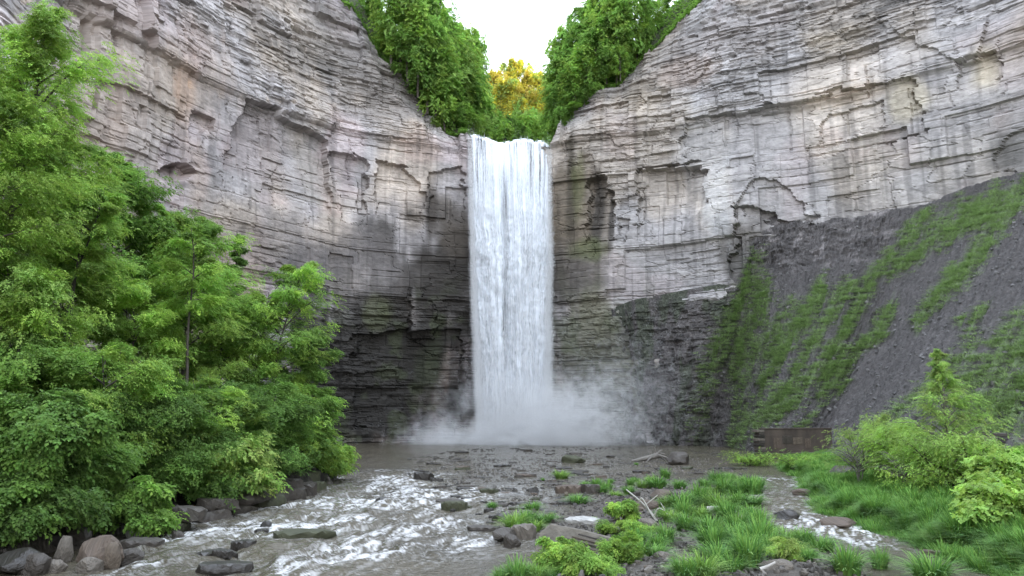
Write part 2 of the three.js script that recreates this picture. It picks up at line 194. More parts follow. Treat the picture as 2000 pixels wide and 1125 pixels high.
function wallColor(s, y, out) {
  const yw = y + Math.sin(s * 0.045) * 0.7 + (fbm(s * 0.05, y * 0.03, 8, 2) - 0.5) * 1.6, rt = s > S_FALL ? 1 : 0;
  let r = lerp(0.45, 0.42, rt), g = lerp(0.42, 0.40, rt), b = lerp(0.415, 0.395, rt);
  const big = fbm(s * 0.05, y * 0.06, 200, 3), warm = fbm(s * 0.08, y * 0.05, 207, 3), fine = hash(bedAt(FINE, yw), Math.floor(s / 5 + vn(s * 0.2, yw, 3) * 2), 210), mid = block(MID, s, yw, 2.5, 9, 102)[0], [, , ea, ka] = facet(s, yw, 6.5, 3.1, 130), [kb] = facet(s, yw, 2.6, 1.0, 140);
  const thin = sstep(71, 78, yw);
  let v = 0.84 + 0.6 * (big - 0.5) + 0.16 * (fine - 0.5) * (1 + thin) + 0.12 * mid + 0.2 * (ka - 0.5) + 0.16 * kb - (ea < 0.04 ? 0.18 : 0) + 0.2 * sstep(0.5, 0.75, big) - thin * 0.2;
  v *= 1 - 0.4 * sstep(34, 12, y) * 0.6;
  const t = sstep(0.4, 0.66, warm) * (rt ? 0.5 : 0.6), pk = sstep(0.55, 0.7, fbm(s * 0.11 + 40, y * 0.09, 209, 3)) * (rt ? 0.3 : 0.5); r *= 1 + t * 0.14 + pk * 0.1; b *= 1 - t * 0.22 - pk * 0.04; g *= 1 - pk * 0.05;
  const streak = sstep(0.62, 0.8, vn(s * 1.3, y * 0.06, 220)) * sstep(0.45, 0.65, fbm(s * 0.1, y * 0.05, 222, 2)); v *= 1 - 0.3 * streak;                    // seepage
  const chalk = sstep(0.72, 0.86, vn(s * 1.7 + 9, y * 0.05, 224)) * sstep(0.5, 0.7, fbm(s * 0.08, y * 0.06, 226, 2)); v *= 1 + 0.22 * chalk;
  r *= v; g *= v; b *= v;
  for (const f of tones) {
    const a = (s - f.s) / f.rs, c = (y - f.y) / f.ry; if (Math.abs(a) > 1.7 || Math.abs(c) > 1.7) continue;
    const e = Math.hypot(a, c) + (fbm(s * 0.16, y * 0.11, 230, 3) - 0.5) * 1.3 + (vn(s * 0.9, y * 0.12, 233) - 0.5) * 0.3, k = f.k * sstep(1.4, 0.45, e);
    if (k > 0) { const w = lerp(1, v * 1.15, 0.55); r = lerp(r, f.c[0] * w, k); g = lerp(g, f.c[1] * w, k); b = lerp(b, f.c[2] * w, k); }
  }
  const moss = sstep(0.56, 0.7, fbm(s * 0.25, y * 0.2, 240, 3)) * sstep(40, 22, y) * sstep(60, 20, Math.abs(s - S_FALL)) * 0.5;
  r = lerp(r, 0.07, moss); g = lerp(g, 0.085, moss); b = lerp(b, 0.04, moss);
  out.push(r, g, b);
}
function wallMesh(name, s0, s1, fine0, fine1, label) {
  const cols = []; for (let s = s0; s < s1;) { cols.push(s); s += s > fine0 && s < fine1 ? 0.26 : 1.6; } cols.push(s1);
  const rows = []; for (let y = -1.5; y < 116;) { rows.push(y); y += y < 88 ? 0.21 : 0.42; }
  const n = rows.length, pos = [], col = [], uv = [], idx = [];
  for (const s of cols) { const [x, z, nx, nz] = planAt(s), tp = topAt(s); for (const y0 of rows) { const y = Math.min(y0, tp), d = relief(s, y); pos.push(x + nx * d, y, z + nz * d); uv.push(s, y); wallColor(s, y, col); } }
  for (let i = 0; i + 1 < cols.length; i++) for (let j = 0; j + 1 < n; j++) { const a = i * n + j, b = a + n; if (pos[a * 3 + 1] === pos[(a + 1) * 3 + 1] && pos[b * 3 + 1] === pos[(b + 1) * 3 + 1]) continue; idx.push(a, a + 1, b, b, a + 1, b + 1); }
  return tag(mesh(name, geo(pos, idx, col, uv), M.cliff), label, null, null, 'structure');
}
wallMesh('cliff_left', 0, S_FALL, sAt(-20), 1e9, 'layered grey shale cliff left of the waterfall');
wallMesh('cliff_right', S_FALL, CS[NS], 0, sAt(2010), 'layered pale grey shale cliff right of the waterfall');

// the land above the walls: rim, the upstream valley and the wooded plateau
function upland(x, z) {
  const valley = 66 + Math.max(0, Math.abs(x - 2) - 7) * 1.25 + sstep(205, 268, -z) * 44, flat = 116 + sstep(110, 150, x) * sstep(-245, -205, z) * 54;
  return Math.min(valley, flat) + (fbm(x * 0.06, z * 0.06, 300, 3) - 0.5) * 4;
}
function rimGround(x, z) { let m = 1e9, k = 0; for (let i = 0; i <= NS; i += 8) { const e = (x - CX[i]) ** 2 + (z - CZ[i]) ** 2; if (e < m) { m = e; k = i; } } const w = -((x - CX[k]) * NX[k] + (z - CZ[k]) * NZ[k]); return [lerp(topAt(CS[k]), upland(x, z), sstep(0, 8, w + relief(CS[k], topAt(CS[k])))), w]; }
{
  const pos = [], idx = [], col = [], W = [0, 0.8, 2, 4, 6.5, 9, 12, 16, 20, 26, 33, 42, 54, 70, 90, 115, 150], cols = []; for (let s = 0; s <= CS[NS]; s += 1.6) cols.push(s);
  for (const s of cols) { const [x, z, nx, nz] = planAt(s), tp = topAt(s), d = relief(s, tp); W.forEach((w, k) => { const px = x + nx * (d - w), pz = z + nz * (d - w), y = k ? lerp(tp, upland(px, pz), sstep(0, 8, w)) : tp; pos.push(px, y, pz); const q = 0.7 + 0.6 * fbm(px * 0.2, pz * 0.2, 305, 2); col.push(0.045 * q, 0.055 * q, 0.022 * q); }); }
  const n = W.length; for (let i = 0; i + 1 < cols.length; i++) for (let j = 0; j + 1 < n; j++) { const a = i * n + j, b = a + n; idx.push(a, a + 1, b, b, a + 1, b + 1); }
  const g = geo(pos, idx, col, pos.filter((_, i) => i % 3 !== 1)); g.computeVertexNormals();
  tag(mesh('plateau', g, M.soil), 'wooded ground above the cliffs', null, null, 'structure');
}

// ------------------------------------------------------------ the scree slope on the right
const SLOPE = [ // lines of fall: where each leaves the cliff and where it reaches the floor, with a bend between them
  [[1196, 622, 155.5], [1225, 874, 153]], [[1240, 606, 153.6], [1262, 872, 151]], [[1325, 590, 149.6], [1312, 872, 146.5]], [[1440, 560, 144], [1375, 873, 143.5]], [[1478, 470, 144], [1420, 875, 138]], [[1540, 438, 142], [1462, 880, 122]], [[1620, 432, 138], [1486, 890, 106]], [[1710, 418, 134], [1524, 898, 100]], [[1800, 400, 130], [1585, 896, 100]], [[1900, 362, 125], [1665, 890, 91]], [[2000, 330, 120], [1760, 880, 77]], [[2130, 300, 112], [1900, 872, 70]], [[2330, 280, 98], [2080, 880, 62]], [[2700, 250, 80], [2400, 900, 50]],
].map(([p, q]) => [V(...P(...p)), V(...P(...q))]);
const SN = SLOPE.length - 1, topCurve = new THREE.CatmullRomCurve3(SLOPE.map((l) => l[0]), false, 'centripetal'), footCurve = new THREE.CatmullRomCurve3(SLOPE.map((l) => l[1]), false, 'centripetal');
function slopeBase(a, t) { // a 0..1 along the slope, t 0 at the cliff to 1 at the foot (a little beyond on both sides)
  const p = topCurve.getPoint(clamp(a)), q = footCurve.getPoint(clamp(a)), L = p.distanceTo(q), o = p.clone().lerp(q, t); o.y -= Math.sin(Math.PI * clamp(t)) * L * 0.035 * sstep(0.15, 0.5, a); return [o, L, p, q];
}
const SLOPEPX = []; for (let i = 0; i <= 260; i++) for (let j = 0; j <= 60; j++) { const [o] = slopeBase(i / 260, j / 60), c = Math.cos(PITCH), s = Math.sin(PITCH), f = -o.z * c + (o.y - EYE) * s, u = (o.y - EYE) * c + o.z * s; SLOPEPX.push([1000 + FOCAL * o.x / f, 562.5 - FOCAL * u / f, i / 260, j / 60]); }
function slopeHit(px, py) { let m = 1e9, k; for (const e of SLOPEPX) { const d = (e[0] - px) ** 2 + (e[1] - py) ** 2; if (d < m) { m = d; k = e; } } return [k[2] * 260, k[3] * 60]; }   // in metres, roughly
const strips = [
  [[[1470, 556], [1440, 600], [1410, 690]], 5, 0.6], [[[1492, 590], [1463, 640], [1440, 720]], 4.5, 0.75], [[[1600, 575], [1539, 675], [1490, 745]], 3.0, 1.1], [[[1648, 575], [1557, 729], [1530, 790]], 2.6, 1.1], [[[1682, 590], [1605, 711], [1560, 780]], 2, 1], [[[1738, 608], [1650, 720], [1609, 757]], 1.8, 0.95], [[[1724, 649], [1588, 738], [1540, 800]], 1.8, 0.9], [[[1579, 747], [1520, 790], [1440, 845]], 3.2, 0.85], [[[1640, 760], [1580, 815], [1540, 850]], 1.2, 0.85],
  [[[1810, 420], [1783, 449], [1712, 533], [1690, 570]], 2.2, 1], [[[1860, 440], [1790, 500], [1739, 524]], 2.2, 0.8], [[[1936, 468], [1880, 530], [1814, 600]], 3, 1.1], [[[1960, 415], [1900, 425], [1830, 452]], 3.2, 1], [[[2010, 375], [1950, 400], [1880, 420]], 3, 0.9], [[[1936, 598], [1894, 642]], 0.8, 1.2], [[[1880, 615], [1865, 640]], 0.6, 0.9],
  [[[2010, 655], [1930, 700], [1872, 722]], 4.5, 0.75], [[[2010, 735], [1960, 790], [1900, 830]], 6, 1.2], [[[1800, 790], [1700, 835]], 2.5, 0.6], [[[1400, 730], [1360, 820]], 4, 0.35], [[[1560, 620], [1470, 700], [1450, 790]], 4, 0.5], [[[1430, 480], [1440, 540]], 2, 0.4],
].map(([l, w, k]) => ({ l: l.map(([x, y]) => slopeHit(x, y)), w, k }));
function greenAt(a, t) { const X = a * 260, Y = t * 60, wx = X + (fbm(X * 0.35, Y * 0.18, 400, 3) - 0.5) * 6, wy = Y + (fbm(X * 0.3, Y * 0.2, 404, 2) - 0.5) * 7; let m = 0; for (const f of strips) m = Math.max(m, f.k * 1.1 * sstep(f.w * 2.3, f.w * 0.3, segDist(f.l, false, wx, wy))); return m * sstep(0.36, 0.68, fbm(X * 0.9, Y * 0.8, 408, 4) * 0.6 + fbm(X * 1.3, Y * 0.12, 409, 3) * 0.4 + m * 0.05); }
const slopeN = V(0, 0, 0);
function slopeAt(a, t) { // the real surface, with gullies, ledges of bedrock at the left and the bench under the cliff
  const [o, L, p, q] = slopeBase(a, t), d = 0.002, e = slopeBase(Math.min(1, a + d), t)[0].sub(slopeBase(Math.max(0, a - d), t)[0]).normalize(); slopeN.crossVectors(e, q.clone().sub(p).normalize()).normalize(); if (slopeN.z < 0) slopeN.negate();
  const X = a * 260, Y = o.y, bed = Math.max(sstep(0.34, 0.24, a), sstep(29, 35, Y) * sstep(0.62, 0.55, a)), gully = (fbm(X * 0.35, t * 3, 410, 3) - 0.5) * 1.4 + (fbm(X * 1.2, t * 5, 411, 2) - 0.5) * 0.5, rough = (fbm(X * 0.9, t * L * 0.8, 412, 3) - 0.5) * 0.9;
  const ledge = block(MID, X, Y, 2, 8, 430)[0] * 0.9 + block(FINE, X, Y, 1, 5, 431)[0] * 0.45 + facet(X, Y, 2.4, 1.1, 433)[0] * 0.5 + (fbm(X * 0.1, Y * 0.08, 434, 2) - 0.5) * 2.4;
  o.addScaledVector(slopeN, lerp(gully * 0.8 + rough * 0.55, ledge + rough * 0.3, bed) * sstep(-0.04, 0.06, t)); return [o, bed, L];
}
{
  const pos = [], col = [], uv = [], idx = [], NA = 620, NT = 230;
  for (let i = 0; i <= NA; i++) for (let j = 0; j <= NT; j++) {
    const a = Math.pow(i / NA, 1.0), t = lerp(-0.08, 1.12, j / NT), [o, bed, L] = slopeAt(a, t), g = greenAt(a, t), X = a * 260, Y = t * L, f = fbm(X * 0.5, Y * 0.4, 420, 3), h = hash(i, j, 421), str = fbm(X * 1.4, Y * 0.06, 422, 3);
    pos.push(o.x, o.y, o.z); uv.push(X, Y);
    const pale = bed * sstep(0.62, 0.72, fbm(X * 0.16, o.y * 0.5, 424, 3)) * sstep(0.24, 0.34, a), moss = bed * sstep(0.45, 0.6, fbm(X * 0.2, Y * 0.12, 426, 3)) * sstep(0.3, 0.2, a), lay = 0.65 + 0.7 * hash(bedAt(FINE, o.y), Math.floor(X / 5), 427);
    const v = (0.62 + 0.45 * f + 0.3 * (h - 0.5) + 0.35 * (str - 0.5)) * lerp(1, lay, bed) * (1 + 1.2 * pale + 0.2 * bed); let r = 0.094 * v, q = 0.086 * v, b = 0.084 * v;
    r = lerp(r, 0.05 * v, moss * 0.6); q = lerp(q, 0.068 * v, moss * 0.6); b = lerp(b, 0.035 * v, moss * 0.6); { const w = 0.75 + 0.5 * f; r = lerp(r, 0.19 * w, g * 0.72); q = lerp(q, 0.265 * w, g * 0.72); b = lerp(b, 0.125 * w, g * 0.72); }; col.push(r, q, b);
  }
  const n = NT + 1; for (let i = 0; i < NA; i++) for (let j = 0; j < NT; j++) { const a = i * n + j; idx.push(a, a + 1, a + n, a + n, a + 1, a + n + 1); }
  tag(mesh('scree_slope', geo(pos, idx, col, uv), M.scree), 'steep slope of dark shale scree below the right cliff', null, null, 'structure');
}
const wallDist = (x, z) => { let m = 1e9, k = 0; for (let i = 0; i <= NS; i += 8) { const e = (x - CX[i]) ** 2 + (z - CZ[i]) ** 2; if (e < m) { m = e; k = i; } } return Math.sqrt(m) * Math.sign((x - CX[k]) * NX[k] + (z - CZ[k]) * NZ[k]); };

// ------------------------------------------------------------ river bed, banks and gravel bar
const XL = [[0, -10], [14, -12], [20, -15.5], [26, -17.4], [31, -17.6], [36, -16.6], [40, -16], [49, -14.6], [56, -13.8], [64, -14], [72, -18], [85, -27], [110, -33], [150, -40]];
const XR = [[0, 12], [20, 15.4], [26, 16.4], [32, 17], [37, 16.8], [42, 17.4], [46, 18.6], [53, 20.6], [62, 24], [90, 31], [113, 37], [145, 44], [170, 50]];
const bar = [[950, 1180], [985, 1118], [1052, 1068], [1010, 1028], [1090, 1000], [1095, 962], [1130, 940], [1250, 928], [1380, 940], [1440, 922], [1490, 935], [1494, 968], [1480, 998], [1570, 1040], [1628, 1078], [1700, 1115], [1800, 1180]].map(([a, b]) => { const g = G(a, b); return [g[0], g[2]]; });
const shelf = [[820, 920], [900, 885], [1180, 880], [1440, 893], [1460, 925], [1200, 990], [1040, 1035], [960, 1010]].map(([a, b]) => { const g = G(a, b); return [g[0], g[2]]; });
function ground(x, z) {
  const d = -z, wx = x + (fbm(x * 0.35, z * 0.35, 500, 3) - 0.5) * 2.2, tl = pw(XL, d) - wx, tr = wx - pw(XR, d);
  let y = -0.42 + (fbm(x * 0.5, z * 0.4, 503, 3) - 0.5) * 0.3;
  const sb = (inPoly(bar, x, z) ? 1 : -1) * segDist(bar, true, x, z), ss = (inPoly(shelf, x, z) ? 1 : -1) * segDist(shelf, true, x, z);
  if (sb > -1.5) y += sstep(-1.2, 1.2, sb) * (0.47 + (fbm(x * 0.45, z * 0.3, 505, 3) - 0.5) * 0.36);
  if (ss > -2 && sb < 1) { const st = fbm(x * 0.28, z * 0.5, 508, 3); y = lerp(y, -0.2 + Math.floor(st * 9) / 9 * 0.34, sstep(-2, 2, ss) * (1 - sstep(-1, 1, sb))); }
  if (tl > 0) { const k = (tl + vn(x * 0.6, z * 0.6, 510) * 0.8), step = Math.floor(k / 0.55) * 0.3 + 0.25; y = lerp(y, Math.min(step, 1.9 + vn(z * 0.3, 2, 512)) + sstep(2, 9, tl) * 1.6 + Math.max(0, tl - 7) * 0.24, sstep(0, 0.4, tl)); }
  if (tr > 0) y = lerp(y, 0.28 + 0.11 * tr + (fbm(x * 0.3, z * 0.3, 514, 2) - 0.5) * 0.5, sstep(0, 1, tr));
  return y;
}
{
  const pos = [], col = [], uv = [], idx = [], NR = 360, NC = 420;
  for (let j = 0; j <= NR; j++) { const d = 6 * Math.pow(175 / 6, j / NR); for (let i = 0; i <= NC; i++) {
    const x = d * Math.tan(lerp(-0.82, 0.82, i / NC)), z = -d, y = ground(x, z), f = fbm(x * 0.7, z * 0.7, 520, 3), tl = pw(XL, d) - x, tr = x - pw(XR, d);
    pos.push(x, y, z); uv.push(x, z);
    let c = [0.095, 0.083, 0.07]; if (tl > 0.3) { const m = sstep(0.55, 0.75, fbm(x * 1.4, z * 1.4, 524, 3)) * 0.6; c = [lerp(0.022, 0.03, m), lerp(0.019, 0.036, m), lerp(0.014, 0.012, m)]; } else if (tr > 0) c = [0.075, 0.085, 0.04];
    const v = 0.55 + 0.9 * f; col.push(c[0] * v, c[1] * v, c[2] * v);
  } }
  const n = NC + 1; for (let j = 0; j < NR; j++) for (let i = 0; i < NC; i++) { const a = j * n + i; idx.push(a, a + 1, a + n, a + 1, a + n + 1, a + n); }
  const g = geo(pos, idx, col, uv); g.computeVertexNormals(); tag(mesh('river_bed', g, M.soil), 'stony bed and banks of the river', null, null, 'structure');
  const base = new THREE.PlaneGeometry(700, 700).rotateX(-Math.PI / 2).translate(0, -3, 0); const bc = []; for (let i = 0; i < base.attributes.position.count; i++) bc.push(0.09, 0.085, 0.06); base.setAttribute('color', new THREE.Float32BufferAttribute(bc, 3));
  tag(mesh('ground', base, M.soil), 'ground under the gorge', null, null, 'structure');
}

// ------------------------------------------------------------ the river
const rapid = [ // px, py, reach, strength of the white water
  [640, 985, 9, 0.9], [700, 960, 9, 1], [650, 940, 7, 0.8], [760, 930, 7, 0.5], [690, 1040, 5, 0.9], [720, 1060, 4, 1], [600, 1080, 3, 0.5], [480, 1050, 3.5, 0.8], [440, 1060, 3, 0.7], [350, 1075, 2.5, 0.8], [290, 1100, 2, 0.8], [540, 1110, 2, 0.45], [840, 1100, 4, 0.2], [860, 1045, 4, 0.25], [950, 1062, 2.0, 0.6], [780, 1010, 4, 0.45], [880, 985, 6, 0.25], [1040, 960, 7, 0.3], [1250, 960, 4, 0.6], [1530, 960, 4.5, 0.85], [1510, 985, 3.2, 0.95], [1540, 940, 4.5, 0.7], [1585, 1018, 2.2, 1.1], [1650, 1040, 2, 0.9], [1720, 1062, 1.8, 0.6], [1310, 1095, 2, 0.6], [1290, 880, 14, 0.25], [1000, 867, 14, 0.75], [820, 900, 12, 0.25], [1130, 905, 12, 0.25],
].map(([a, b, r, k]) => { const g = G(a, b); return [g[0], g[2], r, k]; });
function chop(x, z) { let m = 0; for (const [a, b, r, k] of rapid) { const e = Math.hypot((x - a), (z - b) * 0.6) / r; if (e < 1.6) m += 0.66 * k * sstep(1.5, 0.2, e); } return Math.min(1.15, m); }
function waterAt(x, z) {
  const c = chop(x, z), q = fbm(x * 0.5, z * 0.33, 600, 2) * 3, w1 = fbm(x * 0.75 + q * 0.5, z * 0.5, 604, 3) - 0.5, w2 = 1 - Math.abs(2 * fbm(x * 1.5 + q, z * 1.05, 608, 3) - 1), w3 = fbm(x * 4, z * 3, 612, 2) - 0.5;
  const y = (0.05 + 0.5 * c) * w1 + c * 0.22 * (w2 - 0.55) + (0.012 + 0.06 * c) * w3 + (inPoly(shelf, x, z) ? sstep(0, 3, segDist(shelf, true, x, z)) * 0.05 * (1 - Math.abs(2 * fbm(x * 1.3, z * 2.2, 626, 3) - 1)) : 0);
  const fx = x * 0.92 + z * 0.39, fz = z * 0.92 - x * 0.39, web = 1 - Math.abs(2 * fbm(fx * 1.9 + q * 0.5, fz * 0.55 - q * 0.3, 616, 5) - 1), lace = 1 - Math.abs(2 * fbm(fx * 5 + q, fz * 2.0, 618, 3) - 1);
  const gate = sstep(0.46, 0.66, fbm(x * 0.4 + z * 0.12 + 3, z * 0.17, 624, 3) + (c - 0.6) * 0.2);
  const foam = clamp((sstep(0.88, 0.98, web) * 0.75 + sstep(0.9, 0.985, lace) * 0.5) * sstep(0.05, 0.5, c) * (0.25 + 0.75 * gate) + gate * sstep(0.62, 1.0, c * 0.54 + (fbm(fx * 4.2, fz * 1.5, 622, 5) - 0.5) * 1.7 + w1 * 0.4) * 0.95);
  return [y, foam * (0.7 + 0.3 * vn(x * 7, z * 6, 620))];
}
{
  const pos = [], col = [], uv = [], idx = [], NR = 560, NC = 600, D0 = 17, D1 = 166;
  for (let j = 0; j <= NR; j++) { const d = D0 * Math.pow(D1 / D0, j / NR); for (let i = 0; i <= NC; i++) {
    const x = d * Math.tan(lerp(-0.7, 0.7, i / NC)), z = -d, [y, f] = waterAt(x, z), k = clamp(f), sh = fbm(x * 0.25, z * 0.2, 630, 2);
    pos.push(x, y, z); uv.push(x, z); col.push(lerp(0.086 * (0.7 + 0.6 * sh), 0.74, k), lerp(0.075 * (0.7 + 0.6 * sh), 0.74, k), lerp(0.054 * (0.7 + 0.6 * sh), 0.74, k));
  } }
  const n = NC + 1; for (let j = 0; j < NR; j++) for (let i = 0; i < NC; i++) { const a = j * n + i; idx.push(a, a + 1, a + n, a + 1, a + n + 1, a + n); }
  const g = geo(pos, idx, col, uv); g.computeVertexNormals(); tag(mesh('river', g, M.water), 'brown river with white rapids running from the plunge pool', null, null, 'structure');
}

// ------------------------------------------------------------ the waterfall
{
  const fall = thing('waterfall', 'tall white waterfall plunging from the notch between the two cliffs', 'waterfall', null, [0, 0, -154]);
  const base = P(1000, 864, 154);
  const edge = (v) => { // left and right edge at height v
    const l = [[0, 918], [0.1, 919], [0.5, 926], [0.75, 931], [1, 940]], r = [[0, 1072], [0.06, 1073], [0.4, 1073], [0.7, 1071], [1, 1068]];
    return [pw(l, v), pw(r, v)];
  };
  const lipY = (u) => pw([[0, 262], [0.1, 264], [0.22, 270], [0.36, 279.5], [0.44, 278], [0.55, 274], [0.68, 271.5], [0.77, 273], [0.81, 275.5], [0.9, 275], [0.96, 277], [1, 283]], u);
  const lobe = (u, v) => Math.exp(-(((u - 0.27) / 0.15) ** 2)) * 1.3 + Math.exp(-(((u - 0.68) / 0.2) ** 2)) * 1.4 - Math.exp(-(((u - lerp(0.42, 0.43, v)) / 0.035) ** 2)) * 0.9 * sstep(0.06, 0.2, v) * sstep(0.95, 0.7, v);
  function sheetPoint(u, v, off) {
    const [l, r] = edge(v), jag = (fbm(v * 26, u < 0.5 ? 1.5 : 2.5, 700, 4) - 0.5) * 10 * sstep(0.04, 0.4, v), px = lerp(l + (u < 0.5 ? jag : 0), r + (u < 0.5 ? 0 : jag), u), d = 163.6 - 8.5 * Math.pow(v, 0.55);
    const top = P(px, lipY(u), d)[1], y = lerp(top, 0.05, v), fwd = d * Math.cos(PITCH) + (y - EYE) * Math.sin(PITCH), x = (px - 1000) / FOCAL * fwd;
    const t = sstep(0, 0.1, v), st = (fbm(u * 16, v * 2.6, 702, 3) - 0.5) * 0.8 + (fbm(u * 15 + fbm(u * 9, v * 20, 701, 2) * 1.2, v * 34, 704, 4) - 0.5) * 1.5 * sstep(0.08, 0.4, v);
    return [x, y, -d + (lobe(u, v) + st) * t + off];
  }
  function sheet(name, off, seed, NU, NV, thick) {
    const pos = [], col = [], idx = [];
    for (let j = 0; j <= NV; j++) for (let i = 0; i <= NU; i++) {
      const u = i / NU, v = Math.pow(j / NV, 1.0), p = sheetPoint(u, v, off); pos.push(p[0], p[1], p[2] + 154);
      const s1 = fbm(u * 34, v * 3.2 + seed, 710 + seed, 3), s2 = fbm(u * 90, v * 9 + seed, 714 + seed, 2), s3 = fbm(u * 13, v * 14, 716 + seed, 3), gap = Math.exp(-(((u - 0.425) / 0.03) ** 2)) * sstep(0.04, 0.14, v) * sstep(0.9, 0.6, v);
      let a = thick + (s1 - 0.5) * 1.7 + (s2 - 0.5) * 1.3 + (s3 - 0.5) * 0.7 * sstep(0.1, 0.4, v) + lobe(u, v) * 0.22;
      a -= sstep(0.26, 0.0, v) * (u < 0.2 || u > 0.5 ? 0.5 : 0.15) + gap * 0.25; a -= sstep(0.05, 0, u) * 0.6 + sstep(0.95, 1, u) * 0.6; a += sstep(0.012, 0, v) * 0.5;
      const w = 0.6 + 0.26 * clamp(s3 * 0.7 + s1 * 0.5 - 0.1) + 0.16 * (s2 - 0.5) + 0.05 * lobe(u, v) - gap * 0.1; col.push(w * 0.9, w * 0.95, w * 1.01, clamp(a));
    }
    const n = NU + 1; for (let j = 0; j < NV; j++) for (let i = 0; i < NU; i++) { const a = j * n + i; idx.push(a, a + n, a + 1, a + 1, a + n, a + n + 1); }
    const g = geo(pos, idx, col, null, 4); g.computeVertexNormals(); return mesh(name, g, M.fall, fall);
  }
  sheet('water_curtain', -0.5, 1, 160, 420, 1.0); sheet('water_veil', 0.35, 5, 140, 380, 0.35);
  // strands and thrown drops: streaks of water in free fall
  const drop = new THREE.OctahedronGeometry(0.5, 0), R = rng(77), N = 3500, strands = new THREE.InstancedMesh(drop, M.spray, N), m = new THREE.Matrix4(), q = new THREE.Quaternion();
  for (let i = 0; i < N; i++) {
    let u = R(), v; do { u = R(); v = R(); } while (R() > 0.35 + 0.65 * clamp(lobe(u, v) * 0.7) - 0.5 * Math.exp(-(((u - 0.425) / 0.03) ** 2)));
    const loose = R() < 0.2 * v, p = sheetPoint(loose ? u + (R() - 0.5) * 0.1 : u, v, 0.5 + R() * 0.9), L = lerp(0.5, 2.2, R()) * (loose ? 0.4 : 1) * lerp(0.8, 1, v), w = lerp(0.04, 0.11, R() * R()) * lerp(0.8, 1.5, v);
    m.compose(V(p[0], p[1], p[2] + 154), q, V(w, L, w)); strands.setMatrixAt(i, m);
  }
  strands.name = 'falling_spray'; strands.userData.kind = 'stuff'; fall.add(strands);
  const puff = mergeGeometries([...Array(40)].map(() => { const g = new THREE.TetrahedronGeometry(0.02 + 0.02 * R(), 0), a = () => (R() + R() + R() - 1.5) * 0.55; g.rotateX(R() * 6); g.rotateY(R() * 6); return g.translate(a(), a() * 3, a()); })), spray = new THREE.InstancedMesh(puff, M.spray, 9000);
  for (let i = 0; i < 9000; i++) { const v = Math.pow(R(), 0.6), k = R(), side = R() < 0.5 ? 0 : 1, u = k < 0.45 ? side + (R() + R() - 1) * 0.05 * (0.4 + v) : R(), p = sheetPoint(u, v, 0.5 + R() * (0.6 + 1.2 * v)); m.compose(V(p[0], p[1], p[2] + 154), q, V(1, 1 + R(), 1)); spray.setMatrixAt(i, m); }
  spray.name = 'loose_drops'; spray.userData.kind = 'stuff'; fall.add(spray);
  // the stream above the lip
  const pos = [], idx = [], col = []; for (let j = 0; j <= 20; j++) for (let i = 0; i <= 20; i++) { const u = i / 20, p = sheetPoint(u, 0, -0.4 - j * 1.2); pos.push(p[0], p[1] - 0.1 + j * 0.03, p[2] + 154); col.push(0.3, 0.31, 0.3); if (i && j) { const a = j * 21 + i; idx.push(a - 22, a - 21, a, a - 22, a, a - 1); } }
  const g = geo(pos, idx, col, pos.filter((_, i) => i % 3 !== 1)); g.computeVertexNormals(); mesh('upper_stream', g, M.water, fall);
}
{ // drifting spray at the foot: fine drops, in loose wisps
  const R = rng(99), N = 40000, drop = mergeGeometries([...Array(80)].map(() => { const g = new THREE.TetrahedronGeometry(0.011 + 0.008 * R(), 0), a = () => (R() + R() + R() - 1.5) * 0.62; g.rotateX(R() * 6); g.rotateY(R() * 6); return g.translate(a(), a(), a()); })), mist = new THREE.InstancedMesh(drop, M.spray, N), m = new THREE.Matrix4(), q = new THREE.Quaternion(), e = new THREE.Euler(), gs = () => Math.sqrt(-2 * Math.log(R() + 1e-9)) * Math.cos(6.2832 * R());
  let i = 0; while (i < N) {
    const k = R(); let x, y, z;
    if (k < 0.5) { x = 1.5 + gs() * 6; y = Math.abs(gs()) * 5.5; z = -150.5 + gs() * 2; } else if (k < 0.88) { x = 11 + gs() * 9; y = Math.abs(gs()) * (3.4 + 0.2 * Math.max(0, x)); z = -146.5 + gs() * 3 + x * 0.06; } else { x = -9 + gs() * 5.5; y = Math.abs(gs()) * 2.6; z = -151.5 + gs() * 2.5; }
    if (fbm(x * 0.1, y * 0.1 + z * 0.05, 740, 3) < 0.1 + 0.46 * R() || wallDist(x, z) < 1.5) continue;
    e.set(R() * 6, R() * 6, R() * 6); m.compose(V(x, y, z), q.setFromEuler(e), V(1, 1, 1).multiplyScalar(0.8 + 0.5 * R())); mist.setMatrixAt(i++, m);
  }
  mist.name = 'mist'; scene.add(tag(mist, 'white spray mist drifting from the foot of the waterfall to the right', null, null, 'stuff'));
}

